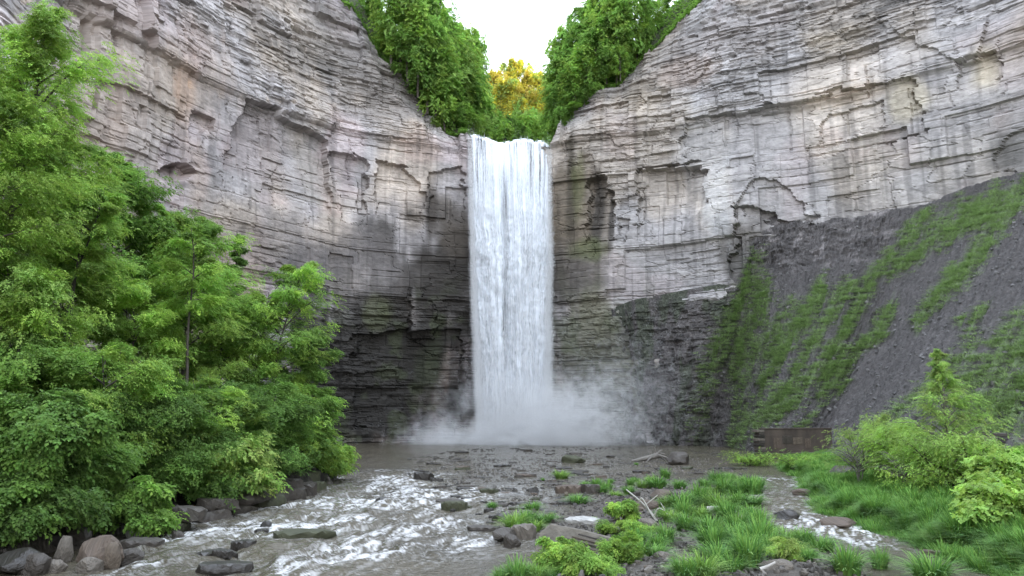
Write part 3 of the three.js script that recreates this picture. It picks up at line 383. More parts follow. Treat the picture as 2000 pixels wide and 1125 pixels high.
// ------------------------------------------------------------ rocks, slabs, driftwood, walls
function rockGeo(seed, cuts = 14, detail = 3, rough = 0.06, flat = 0) {
  const R = rng(seed), g0 = new THREE.IcosahedronGeometry(1, detail); g0.deleteAttribute('normal'); g0.deleteAttribute('uv'); const g = mergeVertices(g0, 1e-4), p = g.attributes.position, pl = [];
  for (let i = 0; i < cuts; i++) { const t = R() * 6.2832, h = flat ? (R() - 0.5) * 0.5 : (R() * 2 - 1) * 0.9, c = Math.sqrt(1 - h * h); pl.push([c * Math.cos(t), h, c * Math.sin(t), 0.55 + 0.38 * R()]); }
  if (flat) pl.push([(R() - 0.5) * 0.14, 1, (R() - 0.5) * 0.14, flat], [0, -1, 0, flat]);
  const uv = [], v = V(0, 0, 0); for (let i = 0; i < p.count; i++) {
    v.fromBufferAttribute(p, i).normalize(); let r = 1; for (const [a, b, c, d] of pl) { const k = v.x * a + v.y * b + v.z * c; if (k > 1e-3) r = Math.min(r, d / k); }
    r *= 1 + (fbm(v.x * 2.2 + seed, v.y * 2.2 + v.z * 1.7, 800, 3) - 0.5) * rough * 2; const lay = flat ? 1 + (hash(Math.floor((v.y * r / flat + 1) * 3.2), seed, 2) - 0.5) * 0.1 * (Math.abs(v.y * r) < flat * 0.9 ? 1 : 0) : 1;
    p.setXYZ(i, v.x * r * lay, v.y * r / (flat || 1), v.z * r * lay); uv.push(v.x * r * 1.3 + v.y * 0.4, v.y * r * 1.3 + v.z * r);
  }
  g.setAttribute('uv', new THREE.Float32BufferAttribute(uv, 2)); return toCreasedNormals(g, 0.45);
}
const boulders = [1, 2, 3, 4, 5, 6].map((k) => rockGeo(k * 13, 11, 4, 0.13)), slabs = [1, 2, 3, 4, 5, 6, 7].map((k) => rockGeo(k * 29, 9, 3, 0.05, 0.3));
function rockAt(px, py, wpx, hpx, mat, label, o = {}) { // px, py: middle of its foot line
  const g = G(px, py, o.y ?? 0), k = Math.hypot(g[0], g[1] - EYE, g[2]) / FOCAL, w = wpx * k / 2, h = hpx * k, seed = Math.round(px * 7 + py);
  const list = o.boulder ? boulders : slabs, r = mesh(o.name ?? (o.boulder ? 'boulder' : 'rock_slab'), list[o.v ?? seed % list.length], mat); tag(r, label, o.boulder ? 'boulder' : 'rock', o.group);
  const dep = w * (o.deep ?? (o.boulder ? 0.9 : 0.75)); r.position.set(g[0], (o.y ?? 0) + h * (o.boulder ? 0.42 : 0.25), g[2] - dep * 0.4); r.scale.set(w * 1.18, h * (o.boulder ? 0.8 : 0.75), dep * 1.15); r.rotation.set((o.tx ?? 0), (o.turn ?? (hash(seed, 3) - 0.5) * 0.7), (o.tz ?? (hash(seed, 4) - 0.5) * 0.12)); return r;
}
rockAt(186, 1112, 66, 42, S.brown, 'large brown boulder on the bank at the lower left corner', { boulder: true, v: 0 });
rockAt(262, 1050, 26, 28, S.pale, 'small pale grey stone standing on the left bank below the bushes', { boulder: true, v: 1 });
rockAt(174, 1118, 40, 20, S.grey, 'grey stone in front of the large brown boulder', { boulder: true, v: 2 });
rockAt(120, 1098, 26, 34, S.grey, 'upright grey stone left of the large brown boulder', { boulder: true, v: 3 });
rockAt(105, 1118, 28, 18, S.grey, 'light grey stone at the lower left water edge', { boulder: true, v: 4 });
rockAt(60, 1122, 50, 26, S.dark, 'dark boulder in the shade at the far lower left', { boulder: true, v: 5 });
rockAt(212, 1112, 30, 36, S.tan, 'broken brown stone leaning on the right of the large boulder', { boulder: true, v: 3 });
rockAt(250, 1102, 44, 20, S.dark, 'dark wet stone in the rapids right of the large boulder', { boulder: true, v: 1 });
rockAt(20, 1090, 60, 40, S.wet, 'black boulder under the bush at the left edge', { boulder: true, v: 2 });
rockAt(270, 1072, 70, 14, S.dark, 'long dark slab lying along the left bank below the pale stone', {});
rockAt(24, 1122, 70, 30, S.wet, 'wide dark boulder at the lower left corner under the bush', { boulder: true, v: 0 });
rockAt(90, 1075, 60, 34, S.wet, 'black boulder behind the upright grey stone', { boulder: true, v: 4 });
rockAt(140, 1072, 50, 26, S.dark, 'dark boulder in the shade behind the large brown boulder', { boulder: true, v: 5 });
rockAt(345, 1052, 22, 12, S.dark, 'dark stone between left bank and rapids', { boulder: true, v: 4 });
rockAt(586, 1054, 118, 15, S.moss, 'wide low rock overflowed by water in the middle of the rapids', { deep: 0.6 });
rockAt(474, 1070, 40, 12, S.wet, 'small black rock left of the wide overflowed rock', {});
rockAt(415, 1096, 74, 16, S.wet, 'black flat rock in the rapids with a smaller stone on top', {});
rockAt(430, 1086, 34, 10, S.wet, 'small black stone lying on the black flat rock', { y: 0.22 });
rockAt(420, 1118, 96, 14, S.wet, 'long low black rock at the bottom of the rapids', {});
rockAt(518, 1034, 22, 12, S.wet, 'small black stone behind the wide overflowed rock', { boulder: true, v: 5 });
rockAt(510, 1044, 26, 9, S.wet, 'tiny dark ledge stone beside the wide overflowed rock', {});
rockAt(887, 995, 52, 14, S.moss, 'olive brown rock in mid river below the falls', { deep: 0.6 });
rockAt(953, 966, 48, 10, S.moss, 'long low brown rock behind the mid river grass tuft', {});
rockAt(825, 938, 52, 14, S.wet, 'black flat rock in mid stream left of centre', {});
rockAt(850, 943, 26, 9, S.wet, 'small black rock touching the black flat rock in mid stream', {});
rockAt(745, 984, 28, 10, S.wet, 'small black stone in the white rapids left of centre', { boulder: true, v: 3 });
rockAt(983, 1056, 44, 18, S.dark, 'dark rounded rock left of the big tilted slab', { boulder: true, v: 0 });
rockAt(1022, 1052, 60, 24, S.grey, 'flat grey slab lying beside the big tilted slab', { tz: 0.06 });
rockAt(945, 1035, 54, 6, S.dark, 'thin dark slab in the water left of the grass', {});
rockAt(985, 1020, 40, 14, S.wet, 'black stone at the left end of the front grass', { boulder: true, v: 2 });
rockAt(1000, 1070, 30, 22, S.dark, 'dark broken stone at the water edge in front of the tilted slab', { boulder: true, v: 4 });
rockAt(1155, 966, 52, 18, S.dark, 'thick dark slab between grass tufts in the river', { deep: 0.8 });
rockAt(1112, 965, 44, 16, S.brown, 'brown slab left of the thick dark slab', {});
rockAt(1042, 962, 24, 9, S.wet, 'small black tilted stone in mid river', { tz: 0.25 });
rockAt(1297, 976, 42, 15, S.brown, 'reddish brown stone left of the dense grass clumps', { boulder: true, v: 1, deep: 1.1 });
rockAt(1242, 970, 18, 8, S.dark, 'small square dark stone in the white trickle', {});
rockAt(1265, 995, 46, 14, S.brown, 'low brown rock behind the white dead branches', { boulder: true, v: 5 });
rockAt(1540, 1018, 40, 16, S.wet, 'black rock at the edge of the right side stream', { boulder: true, v: 3, deep: 1.1 });
rockAt(1640, 1032, 62, 14, S.brown, 'brown rock overflowed by the right side stream', { boulder: true, v: 0 });
rockAt(1573, 968, 34, 10, S.brown, 'brown stone at the right bank of the side stream', { boulder: true, v: 2 });
rockAt(1120, 905, 40, 14, S.moss, 'mossy dark rock in the far shallows', { boulder: true, v: 4 });
rockAt(1330, 908, 46, 20, S.dark, 'dark rounded rock right of the driftwood stump', { boulder: true, v: 1 });
rockAt(1300, 1098, 38, 15, S.grey, 'grey stone by the trickle in the lower middle', { boulder: true, v: 2 });
rockAt(1362, 1080, 34, 14, S.dark, 'dark stone right of the trickle between grass clumps', {});
rockAt(1520, 1120, 56, 18, S.grey, 'grey driftwood coloured rock at the bottom edge among grass', { boulder: true, v: 5 });
rockAt(1372, 1105, 26, 14, S.wet, 'small black stone at the end of the trickle', { boulder: true, v: 3 });
rockAt(1268, 1036, 34, 20, S.grey, 'pale grey stone half hidden in grass below the dead branches', { boulder: true, v: 4 });
rockAt(1138, 1020, 78, 7, S.pale, 'flat whitish slab lying behind the big tilted slab', { v: 2, deep: 0.9, turn: 0.1, tz: 0 });
rockAt(1835, 1085, 46, 6, S.tan, 'thin pale stone at the edge of the right meadow', {});
rockAt(1660, 940, 60, 22, S.dark, 'dark stone under the dry twiggy bush on the right bank', { boulder: true, v: 1, y: 0.4 });
{ // shelf of thin shale plates below the pool
  const R = rng(4242), far = 'thin dark shale plates in the far shallows', near = 'thin dark shale plates in the near shallows', A = [], B = []; let n = 0;
  while (n < 95) {
    const px = 730 + R() * 740, py = 878 + Math.pow(R(), 0.8) * 125; if (!inPoly([[800, 915], [900, 882], [1180, 876], [1450, 890], [1440, 920], [1300, 940], [1120, 1000], [960, 1030], [900, 1000], [840, 950]], px, py)) continue;
    const s = (py - 820) / 110, f = py < 930; (f ? A : B).push(rockAt(px, py, (12 + 40 * R() * R()) * (0.55 + s * 0.6), (1.5 + 2.6 * R()) * (0.6 + s * 0.6), [S.dark, S.wet, S.wet, S.brown, S.dark, S.moss][Math.floor(R() * 6)], f ? 'thin dark shale plate in the far shallows below the pool' : 'thin dark shale plate in the shallows around the mid river grass', { group: f ? far : near, deep: 0.5 + R() * 0.6, name: 'shale_plate' })); n++;
  }
  nameByPlace(A, 'thin dark shale plate in the far shallows below the pool, # from the left', across); nameByPlace(B, 'thin shale plate in the shallows around the mid river grass, # from the left', across);
}
{ // rubble along the gravel bar
  const R = rng(515), A = []; let n = 0; while (n < 60) { const px = 1060 + R() * 620, py = 960 + R() * 165, g = G(px, py); if (!inPoly(bar, g[0], g[2])) continue; A.push(rockAt(px, py, 6 + 16 * R() * R(), 3 + 5 * R(), [S.grey, S.dark, S.tan, S.brown, S.grey][Math.floor(R() * 5)], 'small angular stone lying on the gravel bar among the grass', { group: 'small stones on the gravel bar', boulder: R() < 0.5, name: 'loose_stone', y: Math.max(0, ground(g[0], g[2]) - 0.03) })); n++; }
  nameByPlace(A, 'small angular stone on the gravel bar among the grass, # from the left', across);
}
{ // the thinnest plates of the shelf, past counting
  const R = rng(919), N = 900, im = new THREE.InstancedMesh(rockGeo(8, 9, 2, 0.08, 0.3), S.wet, N), m = new THREE.Matrix4(), q = new THREE.Quaternion(), poly = [[760, 905], [880, 878], [1180, 872], [1470, 884], [1460, 925], [1300, 945], [1140, 1000], [1000, 1045], [900, 1010], [820, 950]]; let i = 0;
  while (i < N) { const px = 740 + R() * 740, py = 873 + R() * R() * 170; if (!inPoly(poly, px, py)) continue; const g = G(px, py), s = 0.12 + 0.55 * R() * R() * R(); if (fbm(g[0] * 0.2, g[2] * 0.12, 920, 2) < 0.42) continue; m.compose(V(g[0], -0.01 + 0.04 * R(), g[2]), q.setFromEuler(new THREE.Euler((R() - 0.5) * 0.2, (R() - 0.5) * 1.2, (R() - 0.5) * 0.2)), V(s * (1.2 + R()), 0.035 + 0.05 * R(), s)); im.setMatrixAt(i++, m); }
  im.name = 'shale_chips'; scene.add(tag(im, 'countless thin dark shale chips breaking the surface of the shallows', null, null, 'stuff'));
}
{ // pebbles and chips on the bar and along the banks
  const R = rng(818), N = 9000, im = new THREE.InstancedMesh(rockGeo(5, 9, 1, 0.1, 0.5), M.pebble, N), m = new THREE.Matrix4(), q = new THREE.Quaternion(), c = new THREE.Color(); let i = 0, k = 0;
  while (i < N && k++ < 400000) { const d = 22 + Math.pow(R(), 1.6) * 75, x = -20 + R() * 48, y = ground(x, -d); if (x > d * 0.75 || y < -0.06 || y > 0.5) continue; const s = 0.03 + 0.11 * R() * R(); m.compose(V(x, y + s * 0.2, -d), q.setFromEuler(new THREE.Euler(R() - 0.5, R() * 6, R() - 0.5)), V(s * 1.6, s * 1.1, s * 1.2)); im.setMatrixAt(i, m); const v = 0.035 + 0.13 * R() * R(); im.setColorAt(i++, c.setRGB(v * 1.1, v * 0.98, v * 0.84)); }
  im.count = i; im.name = 'gravel'; scene.add(tag(im, 'shale chips and pebbles on the gravel bar and banks', null, null, 'stuff'));
}
{ // stepped ledges of the left bank
  const R = rng(616); const spots = [[330, 1040, 70, 24], [400, 1018, 90, 26], [455, 1005, 80, 22], [500, 992, 90, 26], [545, 978, 80, 30], [585, 968, 70, 34], [612, 962, 50, 30], [470, 978, 110, 20], [540, 955, 100, 24], [585, 940, 70, 26], [420, 990, 80, 22], [360, 1010, 80, 26], [600, 915, 40, 26]];
  const A = spots.map(([a, b, w, h], i) => rockAt(a, b, w * 0.9, h * 0.62, i % 3 ? S.dark : S.moss, 'dark layered ledge rock stepping out of the left bank under the bushes', { group: 'ledge rocks along the left bank', name: 'ledge_rock', deep: 1.0, turn: 0.5 + R() * 0.5, tz: (R() - 0.5) * 0.25, y: i > 6 ? 0.6 : 0 }));
  nameByPlace(A, 'dark layered ledge rock under the bushes of the left bank, # from the left', across);
}
{ // the big tilted slab
  const g = G(1160, 1078), t = thing('tilted_slab', 'big tilted grey slab with striped edge in the foreground', 'rock', null, [g[0], 0, g[2]]); t.scale.set(1.5, 0.88, 1.3);
  const sh = new THREE.Shape([[-1.5, -0.3], [-1.42, 0.62], [-1.15, 1.02], [-0.9, 0.96], [-0.4, 0.86], [0.3, 0.62], [1.2, 0.3], [2.4, -0.1], [2.5, -0.4]].map(([a, b]) => new THREE.Vector2(a, b)));
  const G0 = new THREE.ExtrudeGeometry(sh, { depth: 1.1, bevelEnabled: true, bevelSize: 0.05, bevelThickness: 0.05, bevelSegments: 2, steps: 4 }); G0.translate(0, 0, -0.9); G0.rotateX(-0.3); G0.rotateY(-0.32);
  mesh('slab_body', G0, S.slab, t);
  for (let k = 0; k < 7; k++) { const L = 2.1 - Math.abs(k - 2) * 0.1, b = new RoundedBoxGeometry(L, 0.05 + 0.03 * hash(k, 2), 0.12, 2, 0.02); b.rotateZ(-0.33); b.translate(-0.25 + k * 0.11, -0.34 + k * 0.125, 0.205 + 0.012 * (k % 3)); b.rotateX(-0.3); b.rotateY(-0.32); mesh('rock_layer', b, k % 2 ? S.tan : k === 4 ? S.moss : S.dark, t); }
}
{ // driftwood stump with roots on the far shallows
  const g = G(1280, 902), R = rng(31), t = thing('driftwood_stump', 'grey driftwood stump with bare roots stranded in the far shallows', 'driftwood', null, g);
  const arc = (a, b, c, r0, r1) => tube(new THREE.QuadraticBezierCurve3(V(...a), V(...b), V(...c)).getPoints(8), [...Array(9)].map((_, i) => lerp(r0, r1, i / 8)), 7);
  mesh('log', arc([-2.9, 0.1, 0.4], [-1.4, 0.35, 0.1], [0.3, 0.75, 0], 0.16, 0.36), M.deadWood, t);
  [[[0, 0.7, 0], [0.2, 1.3, 0], [-0.2, 1.75, 0.1]], [[0.1, 0.7, 0], [0.6, 1.4, 0.1], [0.9, 1.35, 0]], [[0.1, 0.8, 0], [1.0, 0.75, 0.3], [2.2, 0.02, 0.5]], [[0, 0.7, 0], [0.7, 0.6, -0.3], [1.3, 0.1, -0.6]], [[-0.2, 0.7, 0], [-0.6, 0.6, 0.4], [-1.2, 0.02, 0.8]], [[0.2, 0.8, 0], [0.7, 1.1, -0.2], [1.25, 0.85, -0.3]], [[-0.3, 0.6, 0], [-0.7, 1.0, 0], [-0.5, 1.35, 0.1]]].forEach((r) => mesh('root', arc(...r, 0.19, 0.06), M.deadWood, t));
}
function deadBranches(name, label, px, py, y, list, group) { const g = G(px, py, y), k = Math.hypot(g[0], g[2]) / FOCAL, t = thing(name, label, 'dead branch', group, g); list.forEach(([pts, r], i) => mesh('branch', tube(new THREE.CatmullRomCurve3(pts.map(([a, b, c]) => V(a * k, b * k, (c ?? 0) * k))).getPoints(pts.length * 4), [...Array(pts.length * 4 + 1)].map((_, j) => r * lerp(1, 0.5, j / (pts.length * 4))), 6), M.paleWood, t)); return t; }
deadBranches('dead_branch', 'bleached white dead branches lying behind the foreground grass', 1280, 1018, 0.1, [[[[2, 0, 0], [-8, 16, -10], [-24, 34, -20], [-48, 54, -30]], 0.07], [[[-8, 16, -10], [-22, 40, -14], [-26, 30, -20]], 0.05], [[[-2, 10, 0], [6, 24, 6], [16, 20, 8], [10, 34, 4]], 0.035], [[[-16, 26, -16], [0, 40, -10], [8, 46, -10]], 0.03], [[[12, 2, 4], [22, 14, 2], [30, 8, 2], [34, 18, 0]], 0.03]]);
deadBranches('driftwood_pole', 'short pale driftwood pole lying on the gravel at the bottom', 1500, 1112, 0.2, [[[[-14, 0, 0], [0, 5, 0], [14, 12, 0]], 0.07]]);
deadBranches('fallen_log', 'white fallen log lying across the dense grass clumps', 1415, 1003, 0.35, [[[[-30, 6, -4], [-10, 8, 0], [12, 4, 2], [32, -6, 8]], 0.19]]);
deadBranches('hanging_branch', 'pale bare branch hanging through the bush at the lower left', 105, 960, 1.2, [[[[-70, 160, 0], [-30, 110, 10], [-14, 60, 14], [6, 20, 16], [26, -6, 18]], 0.035], [[[-22, 82, 12], [-16, 30, 14], [-20, -10, 14]], 0.02], [[[-14, 60, 14], [10, 40, 18], [30, 30, 22]], 0.018]]);
deadBranches('bare_stick', 'bare dark stick hanging at the left edge of the lower bush', 22, 1060, 0.4, [[[[-26, 70, 0], [0, 36, 4], [4, 10, 6], [-6, -20, 8]], 0.03], [[[2, 30, 4], [14, 20, 6], [24, 10, 8]], 0.015]]);
{ // concrete wall by the pool
  const a = P(1490, 905, 92), b = P(1625, 903, 97), dx = b[0] - a[0], dz = b[2] - a[2], L = Math.hypot(dx, dz), t = thing('concrete_wall', 'old stained concrete wall with stone end beside the plunge pool', 'wall', null, [a[0], 0, a[2]]); t.rotation.y = Math.atan2(-dz, dx);
  const bx = (n, w, h, dep, x, y, z, m) => { const q = new RoundedBoxGeometry(w, h, dep, 2, 0.04); q.translate(x, y, z); return mesh(n, q, m ?? M.concrete, t); };
  bx('wall_panel', L, 3.0, 0.6, L / 2, 2.3, 0); bx('wall_cap', L + 0.2, 0.14, 0.74, L / 2, 3.87, 0); bx('plinth', L * 0.62, 1.1, 0.9, L * 0.33, 0.3, 0.35); bx('plinth_ledge', L * 0.62, 0.1, 1.0, L * 0.33, 0.9, 0.37);
  const post = bx('buttress_post', 0.3, 1.4, 0.4, 0, 0, 0); post.position.set(2.0, 0.5, 1.0); post.rotation.z = -0.08;
  for (let k = 0; k < 4; k++) bx('concrete_patch', 0.9 + hash(k, 5), 0.8 + hash(k, 6) * 0.9, 0.05, 2.2 + k * 1.7, 2.0 + hash(k, 8) * 0.9, 0.32, [S.brown, S.dark, S.tan, S.brown][k]);
  for (let k = 0; k < 11; k++) { const s = bx('stone', 0.8 + 0.4 * hash(k, 9), 0.3, 0.9, -0.3 - 0.25 * hash(k, 10), 0.2 + k * 0.34, 0.05, [S.dark, S.grey, S.wet][k % 3]); s.rotation.y = (hash(k, 11) - 0.5) * 0.3; }
}
{ // dry stone wall on the right bank
  const a = P(1690, 846, 74), b = P(2060, 862, 66), dx = b[0] - a[0], dz = b[2] - a[2], dy = b[1] - a[1], L = Math.hypot(dx, dz), t = thing('dry_stone_wall', 'dark mossy dry stone wall above the bushes at the right edge', 'wall', null, a); t.rotation.y = Math.atan2(-dz, dx);
  for (let c = 0; c < 3; c++) for (let k = 0, x = c * 0.4; x < L; k++) { const w = 0.75 + 0.5 * hash(k, c, 61), h = c === 2 ? (hash(k, 62) < 0.5 ? 0 : 0.35 + 0.3 * hash(k, 63)) : 0.52; if (h) { const g0 = new RoundedBoxGeometry(w * 0.95, h, 0.8, 2, 0.07), s = mesh('stone', g0, [S.dark, S.wet, S.moss, S.dark, S.grey][Math.floor(hash(k, c, 64) * 5)], t); s.position.set(x + w / 2, -0.9 + c * 0.53 + h / 2 + dy * x / L, (hash(k, c, 65) - 0.5) * 0.16); s.rotation.set((hash(k, c, 66) - 0.5) * 0.08, (hash(k, c, 67) - 0.5) * 0.15, (hash(k, c, 68) - 0.5) * 0.08); } x += w; }
}

// ------------------------------------------------------------ trees and bushes
function sprig(seed, n, len, leafL, leafW, droop) { // a twig with its leaves, lying along +z
  const R = rng(seed), pos = []; const m = new THREE.Matrix4(), q = new THREE.Quaternion(), e = new THREE.Euler(0, 0, 0, 'YXZ'), v = V(0, 0, 0);
  for (let i = 0; i < n; i++) {
    const t = (i + 0.5) / n, side = i % 2 ? 1 : -1, L = leafL * (0.75 + 0.5 * R()), W = leafW * (0.8 + 0.4 * R());
    e.set((R() - 0.4) * 0.8 + droop * t, i === n - 1 ? 0 : side * (0.9 - 0.4 * t + (R() - 0.5) * 0.5), (R() - 0.5) * 0.9); q.setFromEuler(e); m.compose(V((R() - 0.5) * 0.06, (R() - 0.5) * 0.1 - droop * t * t * len * 0.5, t * len - len * 0.5), q, V(1, 1, 1));
    for (const p of [[0, 0, 0], [W / 2, W * 0.12, L * 0.5], [0, -L * 0.06, L], [0, 0, 0], [0, -L * 0.06, L], [-W / 2, W * 0.12, L * 0.5]]) { v.set(...p).applyMatrix4(m); pos.push(v.x, v.y, v.z); }
  }
  return geo(pos, null);
}
const SPRIG = { small: [1, 2, 3].map((k) => sprig(k, 11, 0.5, 0.115, 0.06, 0.3)), broad: [4, 5].map((k) => sprig(k, 9, 0.42, 0.14, 0.1, 0.35)), fine: [6, 7].map((k) => sprig(k, 14, 0.5, 0.11, 0.05, 0.15)), far: [8, 9, 10].map((k) => sprig(k, 20, 1.2, 0.27, 0.17, 0.3)), big: [11, 12].map((k) => sprig(k, 6, 0.4, 0.24, 0.2, 0.5)) };
const TONE = { lime: [0.32, 0.49, 0.12], light: [0.30, 0.46, 0.08], mid: [0.215, 0.375, 0.07], deep: [0.15, 0.275, 0.05], dark: [0.115, 0.215, 0.042], yellow: [0.34, 0.46, 0.12], blue: [0.13, 0.25, 0.06], gold: [0.55, 0.5, 0.06], amber: [0.55, 0.46, 0.1] };
const OUT = V(0, 0, 0), UPV = V(0, 1, 0);
// A tree or bush with its foot at the origin. h height, cb height where the crown starts, R crown radius, n sprigs.
function plant(o, crownName, woodName) {
  o = { ...o, R: o.R * (o.far ? 1 : 1.12), n: Math.round(o.n * (o.far ? 1.25 : 1.15)), size: (o.size ?? 1) * (o.far ? 1 : 1.15) }; const r = rng(o.seed), wood = [], tips = [], lean = o.lean ?? [0, 0], stems = o.stems ?? 1, limbs = o.limbs ?? 18, bow = [(r() - 0.5) * 0.08 * o.h, (r() - 0.5) * 0.08 * o.h];
  for (let s = 0; s < stems; s++) {
    const sa = r() * 6.28, sr = stems > 1 ? o.R * 0.45 * (0.3 + r()) : 0, hh = o.h * (s ? 0.7 + 0.25 * r() : 0.97), pts = [], rad = [], at = (t) => V(lean[0] * t + Math.cos(sa) * sr * t + bow[0] * Math.sin(t * 3.1) + Math.sin(t * 9 + s) * 0.012 * o.h, hh * t, lean[1] * t + Math.sin(sa) * sr * t + bow[1] * Math.sin(t * 3.1));
    for (let i = 0; i <= 9; i++) { pts.push(at(i / 9)); rad.push((o.trunk ?? o.h * 0.012) * (stems > 1 ? 0.6 : 1) * (1 - 0.88 * i / 9) + 0.008); }
    wood.push(tube(pts, rad, 6));
    const nl = Math.ceil(limbs / stems);
    for (let i = 0; i < nl; i++) {
      const f = (i + r() * 0.9) / nl, y0 = lerp(o.cb / o.h * 0.85, 0.97, f), env = o.shape === 'cone' ? 0.1 + 0.9 * Math.pow(1 - f, 1.25) : o.shape === 'dome' ? Math.sqrt(Math.max(0.04, 1 - f * f * 0.95)) : Math.pow(Math.sin(Math.PI * clamp(0.14 + f * 0.8)), 0.75);
      const len = o.R * env * (0.62 + 0.5 * r()), a = i * 2.4 + r() * 1.1, up = lerp(o.up ?? 0.35, (o.up ?? 0.35) + 0.5, f) + (r() - 0.5) * 0.3, b0 = at(y0), dir = V(Math.cos(a) * Math.cos(up), Math.sin(up), Math.sin(a) * Math.cos(up)), b1 = b0.clone().addScaledVector(dir, len * 0.55), b2 = b0.clone().addScaledVector(dir, len); b2.y -= len * 0.1 * (o.sag ?? 1);
      wood.push(tube([b0, b1, b2], [0.02 + len * 0.014, 0.012 + len * 0.009, 0.006], 4));
      const tint = 0.72 + 0.56 * r(), subs = o.subs ?? 5;
      for (let k = 0; k < subs; k++) { const t = 0.3 + 0.7 * (k + r()) / subs, c = t < 0.55 ? b0.clone().lerp(b1, t / 0.55) : b1.clone().lerp(b2, (t - 0.55) / 0.45), sa2 = a + (r() - 0.5) * 2.2, sl = len * (0.22 + 0.25 * r()), e2 = c.clone().add(V(Math.cos(sa2) * sl, sl * (r() - 0.35) * 0.55, Math.sin(sa2) * sl)); if (o.twigs !== false && k % 2 === 0) wood.push(tube([c, e2], [0.012 + len * 0.003, 0.005], 3)); tips.push([c, e2, tint * (0.85 + 0.3 * r()), sl]); }
    }
  }
  const root = o.root; mesh(woodName ?? 'trunk', mergeGeometries(wood), o.bark ?? M.bark, root);
  const list = SPRIG[o.leaf ?? 'small'], n = o.n; if (!n) return root;
  const crown = new THREE.InstancedMesh(list[o.seed % list.length], M.leaf, n), m = new THREE.Matrix4(), q = new THREE.Quaternion(), q2 = new THREE.Quaternion(), c = new THREE.Color(), base = TONE[o.tone], alt = TONE[o.alt ?? o.tone], sc = o.size ?? 1, thick = (o.thick ?? 0.3) * 1.6 + 0.3;
  for (let i = 0; i < n; i++) {
    const [a, b, tint, sl] = tips[Math.floor(r() * tips.length)], t = Math.pow(r(), 0.7) * 1.12, w = sl * 0.8, p = a.clone().lerp(b, t).add(V((r() + r() - 1) * w, (r() + r() - 1) * w * thick, (r() + r() - 1) * w));
    OUT.set(b.x - a.x + (r() - 0.5) * sl, 0, b.z - a.z + (r() - 0.5) * sl); q.setFromAxisAngle(UPV, Math.atan2(OUT.x, OUT.z) + (r() - 0.5) * 1.2); q2.setFromEuler(new THREE.Euler((r() - 0.5) * 0.9 + 0.12, 0, (r() - 0.5) * 0.9)); q.multiply(q2);
    const s = sc * (0.75 + 0.55 * r()); m.compose(p, q, V(s, s, s)); crown.setMatrixAt(i, m);
    const k = tint * (0.8 + 0.4 * r()), z = o.alt && hash(Math.floor(tint * 1e5), 7) > 0.62 ? alt : base; c.setRGB(z[0] * k * (0.9 + 0.2 * r()), z[1] * k, z[2] * k); crown.setColorAt(i, c);
  }
  crown.name = crownName ?? 'crown'; crown.userData.kind = 'stuff'; crown.castShadow = crown.receiveShadow = true; root.add(crown); return root;
}
function wooded(name, label, cat, px, pyTop, d, wpx, pyBase, o, group) { // a tree whose crown top stands at px, pyTop, d metres away, crown foot at pyBase
  const top = P(px, pyTop, d), fwd = d * 0.985 + (top[1] - EYE) * 0.17, R = wpx / 2 * fwd / FOCAL, x = o.foot ? P(o.foot, pyBase, d)[0] : top[0], gy = o.gy ?? Math.max(-0.1, ground(x, -d)), cy = P(px, pyBase, d)[1], t = thing(name, label, cat, group, [x, gy - 0.1, -d]);
  const h = top[1] - gy; plant({ h, cb: clamp(cy - gy, 0.05 * h, 0.75 * h), R, lean: [top[0] - x, 0], seed: Math.round(px * 3 + pyTop), ...o, root: t }, o.crownName, o.woodName); return t;
}
// left bank
const tr = (label, px, top, d, w, base, o) => wooded('tree', label, 'tree', px, top, d, w, base, o, 'trees on the left bank');
const bu = (label, px, top, d, w, base, o) => wooded('bush', label, 'bush', px, top, d, w, base, { shape: 'dome', stems: 5, limbs: 40, subs: 6, up: 0.25, trunk: 0.09, crownName: 'leaves', woodName: 'stem', bark: M.darkBark, ...o }, 'bushes on the left bank');
tr('tallest open yellow green tree at the left edge reaching up the cliff', 40, 8, 38, 300, 470, { n: 8500, tone: 'light', alt: 'lime', limbs: 40, subs: 6, leaf: 'small', thick: 0.4, up: 0.55, lean: [1.2, 0] });
tr('leafy tree cut by the left edge below the tallest tree', -40, 120, 34, 320, 700, { n: 8500, tone: 'light', alt: 'mid', limbs: 26 });
tr('light green tree with layered branches below the tallest tree', 105, 262, 43, 250, 640, { n: 8500, tone: 'light', alt: 'lime', limbs: 30, thick: 0.2 });
tr('deep green round topped tree standing before the cliff foot', 228, 296, 52, 200, 640, { n: 9000, tone: 'deep', alt: 'mid', limbs: 30, leaf: 'broad' });
tr('light green tree right of the deep green round topped one', 318, 395, 56, 190, 700, { n: 8000, tone: 'light', alt: 'mid', limbs: 30 });
tr('bright green tree with rounded crown in the middle of the grove', 395, 415, 60, 190, 720, { n: 8500, tone: 'mid', alt: 'light', limbs: 30 });
tr('dark narrow tree at the right end of the grove skyline', 462, 436, 66, 120, 720, { n: 6500, tone: 'dark', alt: 'deep', limbs: 30, shape: 'cone' });
tr('slender leaning tree standing free before the dark cliff', 588, 505, 58, 170, 760, { n: 4200, tone: 'mid', alt: 'light', limbs: 24, subs: 5, foot: 528, thick: 0.16, trunk: 0.11 });
tr('small airy tree left of the slender leaning tree', 525, 560, 61, 150, 800, { n: 4500, tone: 'mid', alt: 'light', limbs: 24, thick: 0.2 });
tr('thin double stemmed light tree in front of the grove', 165, 440, 45, 230, 760, { n: 8000, tone: 'lime', alt: 'light', limbs: 30, stems: 2, thick: 0.18 });
tr('yellow green tree low at the left edge', 15, 500, 36, 260, 820, { n: 8000, tone: 'light', alt: 'lime', limbs: 30, thick: 0.18 });
